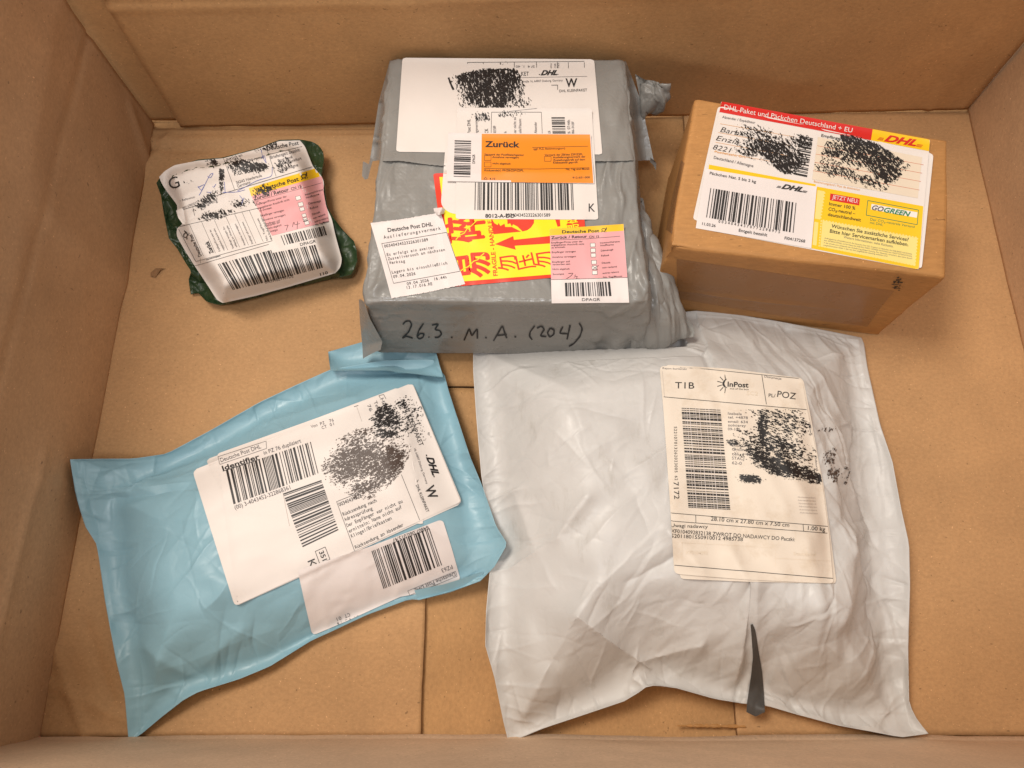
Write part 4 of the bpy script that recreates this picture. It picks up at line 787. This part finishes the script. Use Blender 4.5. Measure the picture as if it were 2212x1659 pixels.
crumple("film_tail", ([(1368, 420, .060), (1380, 424, .060), (1390, 430, .060)], [(1390, 430, .060), (1405, 530, .062), (1418, 600, .06), (1436, 650, .052), (1430, 700, .040), (1440, 730, .03), (1425, 756, .020)], [(1360, 766, .014), (1400, 764, .013), (1425, 756, .020)], [(1368, 420, .060), (1368, 540, .062), (1366, 640, .060), (1368, 700, .05), (1360, 766, .014)]), 9, -1.4, nu=13, nv=33)
crumple("film_ear", ([(1372, 160, .072), (1392, 172, .078), (1412, 174, .076), (1430, 182, .080), (1450, 180, .082)], [(1450, 180, .082), (1444, 196, .074), (1446, 210, .070), (1432, 232, .060), (1416, 243, .05)], [(1388, 262, .05), (1400, 246, .052), (1416, 243, .05)], [(1372, 160, .072), (1380, 200, .066), (1388, 262, .05)]), 5, -.6, amp=(.0008, .002), k=.8)
P = coons(px3([(775, 648, .076), (780, 649, .079), (786, 652, .081)]), px3([(786, 652, .081), (800, 690, .064), (826, 738, .042), (822, 756, .034)]), px3([(784, 775, .010), (800, 768, .020), (822, 756, .034)]), px3([(775, 648, .076), (778, 700, .045), (783, 750, .016), (784, 775, .010)]), 10, 40)
P[..., 2] += .002*np.sin(np.linspace(0, 1, 10)*3.1)[None]; mesh("folded_corner", P.reshape(-1, 3), grid_faces(40, 10), M['silver'], gp)
P = coons(px3([(800, 340, .080), (806, 345, .082)]), px3([(806, 345, .082), (800, 365, .079), (795, 386, .074)]), px3([(782, 380, .066), (788, 388, .068), (795, 386, .074)]), px3([(800, 340, .080), (797, 355, .074), (784, 348, .066), (782, 380, .066)]), 10, 20)
mesh("curled_tab", P.reshape(-1, 3), grid_faces(20, 10), M['silver'], gp)
P = coons(px3([(1405, 340, .083), (1412, 346, .083)]), px3([(1412, 346, .083), (1418, 352, .078), (1417, 368, .072)]), px3([(1404, 350, .078), (1411, 356, .076), (1417, 368, .072)]), px3([(1405, 340, .083), (1404, 350, .078)]), 8, 8)
mesh("curled_tab", P.reshape(-1, 3), grid_faces(8, 8), M['silver'], gp)

# ------------------------------------------------------------------ brown box parcel
bp = thing("cardboard_parcel", "small closed brown cardboard box with red and yellow shipping label on top", "parcel", (.222, .31, .001))
BT = [(.1397, .3918), (.3247, .3546), (.3020, .2410), (.1116, .2653)]
def bdisp(G, N):
    x, y, z = G[..., 0], G[..., 1], G[..., 2]; a = (fbm(x*16, y*16+z*12, 61)-.5)*.0022
    c = np.exp(-(np.hypot(x-.1116, y-.2653)/.010)**2)*sstep(.07, .10, z); a = a-c*.004+c*.004*(fbm(x*300, y*300+z*200, 67)-.3)
    top = sstep(.6, .95, N[..., 2]); a = a*(1-.6*top)
    fr = sstep(.5, .9, -N[..., 1]); a = a+fr*.0012*np.exp(-((z-.035-.02*(x-.1))/.0012)**2)
    return a
V, Fs = loft([(grow(BT, .0004), .0008, .002), (BT, .004, .002), (BT, .050, .002), (grow(BT, .0006), .097, .002), (grow(BT, .0003), .1015, .002), (grow(BT, -.0006), .1029, .002), (grow(BT, -.0020), .1036, .003)], 440, (2, 14, 14, 3, 3, 3), 90, bdisp)
mesh("cardboard_shell", V, Fs, M['box'], bp); hc = Host(); hc.add(V, Fs)
sheet("packing_tape", hc, bp, R4, ([(100, 1090), (800, 1190), (1510, 1298)], [(1510, 1298), (1420, 1410), (1335, 1530)], [(110, 1352), (700, 1450), (1335, 1530)], [(100, 1090), (100, 1220), (110, 1352)]), 'tape', off=.00035, rad=0, blur=2, nu=80)
sheet("packing_tape", hc, bp, R4, ([(128, 450), (150, 470)], [(150, 470), (100, 700), (70, 930)], [(30, 900), (70, 930)], [(128, 450), (70, 690), (30, 900)]), 'tape', off=.00035, rad=0, blur=2, nu=14)
pr = Print(R4); pr.scribble([(1530, 1250, 40, 50, 20, .5), (1505, 1280, 40, 30, 0, .35)], None, seed=71); mark("black_smudge", hc, bp, pr)
sheet("backing_label", hc, bp, R4, [(368, 98), (1765, 408), (1688, 1156), (203, 838)], 'paper', None, off=.0004, blur=25, rad=8)
pr = Print(R4); R_ = pr
pr.quad([(388, 70), (1370, 250), (1358, 322), (371, 138)], 'red', .5); pr.quad([(1370, 250), (1742, 318), (1734, 393), (1358, 322)], 'yellow', .5)
pr.text("DHL Paket und Päckchen Deutschland + EU", (404, 124), (1234, 275), 33, 'white_ink', z=4.5); pr.logo((1440, 327), (1652, 362), 44, 'red')
pr.text("Absender / Expéditeur", (393, 178), (607, 216), 17, 'grey_ink', .006); pr.text("Empfänger", (1035, 299), (1170, 322), 19, 'ink', .012)
for a, b in (((380, 215), (860, 300)), ((368, 272), (850, 360)), ((350, 335), (830, 425)), ((342, 395), (830, 480))): pr.line(a, b, 2, 'amber')
pr.quad([(1015, 300), (1690, 432), (1662, 698), (977, 575)], 'beige', .6)
for a, b in (((1010, 358), (1700, 482)), ((1000, 412), (1690, 536)), ((992, 465), (1682, 590)), ((983, 520), (1672, 645))): pr.line(a, b, 2.6, 'rust', 1)
for t, a, b, cp in (("Barbi", (380, 268), (520, 296), 36), ("Enzia", (352, 322), (500, 350), 34), ("8221", (332, 380), (450, 404), 34), ("Ret", (1055, 360), (1150, 378), 38), ("Am", (1042, 418), (1120, 432), 34), ("6545", (1025, 470), (1160, 496), 34), ("Deutschland", (1010, 522), (1320, 576), 34)): pr.text(t, a, b, cp, 'marker', -.008, .25)
pr.text("Postleitzahl, Ort", (345, 402), (545, 440), 15, 'amber'); pr.text("Deutschland / Allemagne", (338, 442), (594, 498), 20, 'grey_ink', .008); pr.text("Bestimmungsland / Pays de destination", (987, 595), (1285, 650), 14, 'amber')
pr.bars([(895, 292), (983, 310), (943, 566), (856, 548)], 62, 81, 'y')
pr.quad([(300, 478), (1000, 608), (998, 640), (296, 508)], 'yellow', .8)
pr.scribble([(700, 370, 260, 110, 12, .75), (780, 430, 200, 90, 18, 1.0), (600, 280, 170, 70, 12, .5), (780, 510, 120, 60, 20, .9), (900, 330, 100, 60, 0, .6), (560, 400, 110, 50, 10, .6)], [(540, 185), (760, 240), (985, 300), (950, 470), (880, 540), (800, 545), (700, 480), (560, 440), (430, 390), (400, 330), (440, 240)], seed=83, ang=.9, thr=.93)
pr.scribble([(1380, 420, 240, 120, 18, 1.1), (1180, 400, 200, 110, 15, .6), (1450, 500, 130, 110, 40, 1.05), (1130, 520, 180, 60, 12, .5), (1350, 590, 160, 50, 15, .6), (1250, 330, 130, 50, 20, .95)], [(1120, 300), (1200, 275), (1400, 340), (1622, 485), (1540, 575), (1480, 650), (1430, 680), (1250, 610), (1050, 560), (985, 520), (1010, 400)], seed=87, ang=.9, thr=.95)
pr.quad([(1008, 622), (1698, 750), (1668, 1160), (972, 1022)], 'yellow', .6)
pr.quad([(1012, 645), (1064, 655), (1036, 838), (994, 830)], 'cream', 1); pr.quad([(1045, 836), (1665, 950), (1648, 1138), (1030, 1012)], 'cream', 1); pr.quad([(992, 850), (1018, 855), (1005, 1005), (980, 1000)], 'cream', 1)
for k in range(31): u = k/30; pr.quad([(1040+620*u+d[0]*7, 836+115*u+d[1]*7) for d in ((0, -1), (1, 0), (0, 1), (-1, 0))], 'yellow', 1.4); pr.quad([(1030+618*u+d[0]*7, 1016+125*u+d[1]*7) for d in ((0, -1), (1, 0), (0, 1), (-1, 0))], 'yellow', 1.4)
for k in range(10): u = k/9; pr.quad([(1062-28*u+d[0]*7, 655+180*u+d[1]*7) for d in ((0, -1), (1, 0), (0, 1), (-1, 0))], 'yellow', 1.4); pr.quad([(1664-16*u+d[0]*7, 950+188*u+d[1]*7) for d in ((0, -1), (1, 0), (0, 1), (-1, 0))], 'yellow', 1.4); pr.quad([(1036-14*u+d[0]*6, 846+160*u+d[1]*8) for d in ((0, -1), (1, 0), (0, 1), (-1, 0))], 'cream', 1.5)
pr.quad([(1095, 667), (1286, 701), (1282, 745), (1091, 711)], 'red', 1.2); pr.text("JETZT NEU:", (1106, 701), (1272, 731), 27, 'white_ink')
pr.text("Immer 100 %", (1085, 743), (1255, 774), 22, 'ink', .014); pr.text("CO₂-neutral –", (1081, 777), (1255, 808), 22, 'ink', .014); pr.text("deutschlandweit", (1077, 812), (1292, 850), 22, 'ink', .014)
pr.quad([(1362, 735), (1660, 790), (1655, 825), (1358, 770)], 'white_ink', .8); pr.quad([(1337, 725), (1500, 755), (1490, 838), (1330, 806)], 'yellow', .7)
pr.pl([(1337, 713), (1666, 775), (1658, 870), (1327, 808)], 4, 'greenink', closed=True); pr.text("GO", (1362, 772), (1437, 787), 33, 'grey_ink', .03, .3); pr.text("GREEN", (1440, 788), (1612, 818), 33, 'greenink', .03, .3)
pr.text("Der CO₂-neutrale Versand", (1352, 842), (1640, 892), 17, 'greenink'); pr.text("mit DHL", (1350, 863), (1435, 879), 17, 'greenink')
pr.text("Wünschen Sie zusätzliche Services?", (1100, 888), (1600, 978), 24, 'ink', .014); pr.text("Bitte hier Servicemarken aufkleben.", (1090, 921), (1600, 1010), 24, 'ink', .014); pr.text("Weitere Informationen: siehe Rückseite.", (1180, 957), (1502, 1018), 16, 'grey_ink')
for k, t in enumerate(("Auftragnehmer (Frachtführer) ist die Deutsche Post AG. Es gelten für Päckchen die AGB BRIEF NATIONAL", "bzw. INTERNATIONAL und für Pakete die AGB DHL PAKET / EXPRESS NATIONAL bzw. PAKET INTERNATIONAL", "in der jeweils zum Zeitpunkt der Einlieferung gültigen Fassung. Der Absender versichert, dass keine danach", "ausgeschlossenen Güter in der von ihm eingelieferten Sendung enthalten sind.")): pr.text(t, (1056-k*2, 960+k*15), (1625-(160 if k == 3 else 0), 1066+k*14-(30 if k == 3 else 0)), 9, 'grey_ink')
sheet("shipping_label", hc, bp, R4, [(388, 70), (1742, 318), (1668, 1160), (225, 890)], 'paper', pr, off=.0004, blur=25, rad=2, nu=70, nv=60)
pr = Print(R4); pr.text("Päckchen Nat. S bis 2 kg", (312, 543), (612, 600), 19, bold=.008); pr.logo((775, 634), (915, 658), 32, 'ink'); pr.bars([(318, 632), (875, 728), (856, 922), (290, 822)], 112, 91)
pr.text("00340434370772298975", (364, 855), (772, 926), 18, mono=True, bold=.008); pr.text("11.03.26", (263, 871), (350, 886), 19, bold=.008); pr.text("Entgelt bezahlt", (500, 914), (685, 946), 20, bold=.008); pr.text("FI04137268", (797, 965), (930, 986), 20, bold=.008)
pr.scribble([(945, 930, 20, 50, 0, .18)], None, seed=93, m='grey_ink')
sheet("postage_sticker", hc, bp, R4, [(285, 505), (1008, 622), (972, 1022), (223, 891)], 'thermal', pr, off=.0004, blur=25, rad=0)

# ------------------------------------------------------------------ green parcel
gr = thing("green_parcel", "small dark green film parcel almost covered by a crumpled white label", "parcel", tuple(W((560, 480))))
zz = lambda pts, z: [tuple(R1(p)/np.array([1, 1]))+(z,) for p in pts]
gt = zz([(110, 490)], .028)+zz([(140, 440), (200, 370), (480, 280), (700, 262), (1000, 182), (1200, 105), (1385, 100)], .027)+zz([(1500, 122), (1560, 160), (1590, 210)], .02)
grr = zz([(1590, 210), (1600, 260), (1590, 330), (1575, 420), (1602, 480), (1605, 560), (1630, 700)], .02)+zz([(1690, 810)], .022)+zz([(1780, 920), (1870, 1010), (1890, 1090), (1895, 1180), (1870, 1250), (1840, 1300)], .014)
gb = zz([(415, 1480), (480, 1462)], .004)+zz([(560, 1545), (650, 1568), (760, 1566), (1000, 1505), (1200, 1445), (1400, 1400), (1640, 1340)], .010)+zz([(1740, 1325), (1840, 1300)], .014)
gl = zz([(110, 490)], .028)+zz([(150, 600), (175, 760), (200, 880), (220, 980)], .018)+zz([(300, 1080), (370, 1200), (420, 1275)], .012)+zz([(395, 1350), (415, 1480)], .004)
P, lo_g = bag_from((gt, grr, gb, gl), [tuple(R1(p)) for p in [(140, 450), (220, 370), (480, 305), (1000, 210), (1370, 135), (1500, 360), (1560, 600), (1620, 850), (1720, 1180), (1660, 1290), (700, 1530), (580, 1390), (380, 1080), (310, 900), (240, 640)]], .043, .012, 45,
                   nu=41, nv=41, mult=.975, mvar=.03, press=0, grav=4e-6, lump=.12, mscale=40, bend=.08)
BX = (P[..., 0].min(), P[..., 0].max(), P[..., 1].min(), P[..., 1].max())
P = fold(P, [dict(n=90, seed=91, box=BX, L=(.008, .03), w=(.001, .003), amp=(.0004, .0014), starts=rim_starts(P), spread=1.4), dict(n=40, seed=92, box=BX, L=(.01, .04), w=(.0015, .004), amp=(.0004, .0011))], None, [(.011, .6, 1.6, .0034, 95, None), (.005, 2.1, 1.5, .0016, 96, None)], up=1)
_, V, Fs = bag_mesh("film_wrap", P, M['green'], gr); hn = Host(); hn.add(V, Fs)
pr = Print(R1)
pr.text("G", (238, 548), (325, 520), 105); pr.text("Reference:", (345, 650), (455, 620), 20, 'grey_ink'); pr.text("0921678525VQ", (350, 722), (482, 668), 20, 'grey_ink')
pr.text("Deutsche Post", (1098, 203), (1376, 148), 38, bold=.012); pr.line((1085, 170), (1175, 430), 3); pr.line((1100, 240), (1405, 165), 3); pr.line((705, 265), (808, 556), 3); pr.line((640, 603), (1495, 345), 4)
for t, a, b, cp in (("Briefentgelt bezahlt:", (1127, 277), (1390, 205), 30), ("Port payé", (1195, 305), (1320, 268), 28), ("60544 Frankfurt", (1180, 348), (1400, 280), 28), ("Allemagne", (1228, 382), (1370, 340), 28), ("zurück an", (735, 292), (875, 252), 26), ("en cas de non-remise", (790, 325), (1068, 270), 26), ("prière de retourner à", (785, 390), (1060, 320), 24), ("36243 Niederaula", (822, 500), (1050, 432), 26), ("Germany", (832, 532), (950, 492), 28), ("nberg", (560, 685), (655, 655), 30)): pr.text(t, a, b, cp, 'grey_ink', .004)
pr.text("P.O. Box 5218", (805, 425), (1070, 368), 36, bold=.02); pr.line((340, 730), (560, 660), 4); pr.line((435, 705), (450, 780), 3)
for a, b in (((300, 880), (1030, 710)), ((300, 880), (462, 1186)), ((1030, 710), (1140, 1003)), ((462, 1186), (1140, 1003))): pr.line(a, b, 3)
for x in (405, 510, 620, 725, 805, 870, 935): t = (x-300)/730; pr.line((x, 880-170*t), (x+125, 1160-170*t), 2.4)
for t, x, cp, bo in (("Deutsche Post", 395, 34, .01), ("Zurück", 500, 38, .03), ("Empfänger/Firma unter der", 560, 18, 0), ("angegebenen Anschrift nicht", 598, 18, 0), ("Empfänger verzogen. Ein-", 680, 18, 0), ("willigung zur Weitergabe", 712, 18, 0), ("Annahme verweigert", 785, 18, 0), ("Empfänger soll verstorben", 850, 18, 0), ("Nz, Tag/Monat", 985, 18, 0), ("912-510-100", 1020, 16, 0)):
    k = (x-300)/730; L = 210 if len(t) > 10 else 115; pr.text(t, (x+120, 1155-170*k), (x+120-L*.42, 1155-170*k-L*.92), cp, 'ink' if bo else 'grey_ink', bo)
pr.horn(372, 950, 26, -1.2); pr.line((445, 1228), (1110, 1035), 3); pr.line((640, 1150), (680, 1135), 5); pr.line((555, 1172), (680, 1135), 5)
pr.bars([(655, 1210), (1130, 1085), (1222, 1335), (790, 1438)], 66, 101); pr.bars([(1145, 1112), (1535, 1036), (1604, 1236), (1232, 1332)], 56, 103)
pr.text("UR554629901DE", (1075, 1382), (1330, 1325), 30, 'grey_ink'); pr.text("110", (1568, 1312), (1637, 1293), 26, bold=.02)
pr.bars([(1215, 958), (1605, 870), (1630, 950), (1248, 1042)], 58, 107); pr.text("DPAGR", (1390, 1050), (1530, 1018), 27)
pr.quad([(932, 535), (1555, 350), (1582, 427), (955, 607)], 'yellow', .5); pr.quad([(955, 607), (1582, 427), (1645, 830), (1137, 958)], 'pink', .5)
pr.text("Deutsche Post", (1045, 562), (1378, 470), 38, bold=.025); pr.horn(1420, 428, 26, -.28); pr.text("Zurück / Retour", (978, 645), (1290, 560), 32, bold=.025); pr.text("CN 15", (1310, 556), (1400, 530), 26, bold=.015); pr.line((980, 655), (1580, 488), 2.5)
sm = [("Empfänger/Firma unter der", 990, 693, 1272, 615), ("angegebenen Anschrift nicht", 1010, 725, 1295, 645), ("zu ermitteln", 1030, 745, 1138, 718), ("Empfänger verzogen", 1040, 790, 1246, 740), ("Annahme verweigert", 1060, 830, 1260, 780), ("Empfänger soll", 1075, 865, 1210, 830), ("verstorben sein", 1090, 880, 1210, 845), ("Nicht abgeholt", 1100, 905, 1225, 870), ("Sonstiges", 1120, 930, 1190, 912), ("Inconnu/Adresse", 1432, 602, 1590, 556), ("insuffisante", 1440, 628, 1557, 596), ("Déménagé", 1462, 682, 1570, 655), ("Refusé", 1475, 725, 1545, 705), ("Décédé", 1495, 778, 1565, 755), ("non reclamé", 1505, 812, 1612, 775), ("autres raisons", 1515, 842, 1635, 806), ("Nz, Tag/Monat", 1525, 870, 1642, 838)]
for t, a, b, c, d in sm: pr.text(t, (a, b), (c, d), 19, bold=.004)
for x, y, s_ in ((1346, 612, 42), (1368, 668, 42), (1382, 712, 38), (1402, 770, 34), (1412, 805, 34), (1425, 835, 36)): pr.box(x, y, s_, s_*.8, sk=(-10, 9), wd=2.5)
pr.pen([(1250, 870), (1285, 862), (1275, 880), (1265, 912)], 4); pr.pen([(1320, 880), (1330, 840)], 4); pr.pen([(1335, 838), (1340, 862), (1385, 850)], 4); pr.pen([(1365, 832), (1362, 900)], 4); pr.pen([(1412, 815), (1450, 822)], 3); pr.pen([(1415, 835), (1448, 808)], 3)
for s_ in ([(480, 520), (510, 560), (545, 500), (480, 530)], [(490, 600), (530, 530), (560, 470), (590, 410), (620, 400), (590, 450), (565, 430)], [(560, 570), (580, 575), (600, 570)], [(610, 520), (620, 530), (640, 500)], [(1040, 190), (1055, 260), (1090, 320), (1070, 240), (1045, 270)], [(1140, 350), (1140, 430), (1000, 470), (930, 510), (830, 560)], [(715, 480), (722, 580)], [(700, 575), (830, 570), (900, 550)], [(850, 600), (880, 640), (860, 700), (890, 620)]): pr.pen(s_, 4, 'pen')
pr.scribble([(600, 310, 70, 50, 0, .6), (690, 450, 30, 130, 0, .95), (900, 340, 220, 70, 8, .72), (1010, 350, 130, 45, 0, .85), (1240, 330, 110, 70, -20, .5), (1100, 160, 160, 50, -15, .42), (560, 640, 180, 60, -40, .55), (640, 770, 210, 50, -12, .5), (860, 660, 130, 60, -12, .42), (1060, 560, 130, 60, -12, .6), (1000, 650, 60, 30, 0, .4), (400, 480, 80, 30, -10, .2)], None, seed=105, ang=.8, cell=1.0)
lab = ([(135, 435), (180, 385), (270, 330), (480, 290), (700, 270), (1000, 190), (1200, 115), (1385, 110)], [(1385, 110), (1430, 160), (1500, 340), (1580, 430), (1600, 480), (1595, 560), (1620, 700), (1670, 810), (1700, 950), (1760, 1170), (1745, 1240), (1700, 1290)],
       [(700, 1556), (1000, 1490), (1300, 1408), (1700, 1290)], [(135, 435), (150, 480), (200, 560), (300, 690), (290, 740), (350, 850), (290, 890), (290, 960), (370, 1100), (450, 1225), (560, 1390), (650, 1530), (700, 1556)])
sheet("shipping_label", hn, gr, R1, lab, 'paper', pr, off=.0017, blur=18, rad=0, nu=90, nv=90, sm=3)
P = coons(px3([(285, 735, .036), (330, 712, .0385), (400, 720, .039), (470, 745, .0375)], R1), px3([(470, 745, .0375), (455, 800, .0375), (440, 850, .0365)], R1), px3([(345, 855, .035), (400, 864, .037), (440, 850, .0365)], R1), px3([(285, 735, .036), (305, 800, .036), (345, 855, .035)], R1), 13, 13)
P = fold(P, [], None, [(.006, .4, 2, .0022, 99, None)], up=1); mesh("folded_flap", P.reshape(-1, 3), grid_faces(*P.shape[:2]), M['paper'], gr)
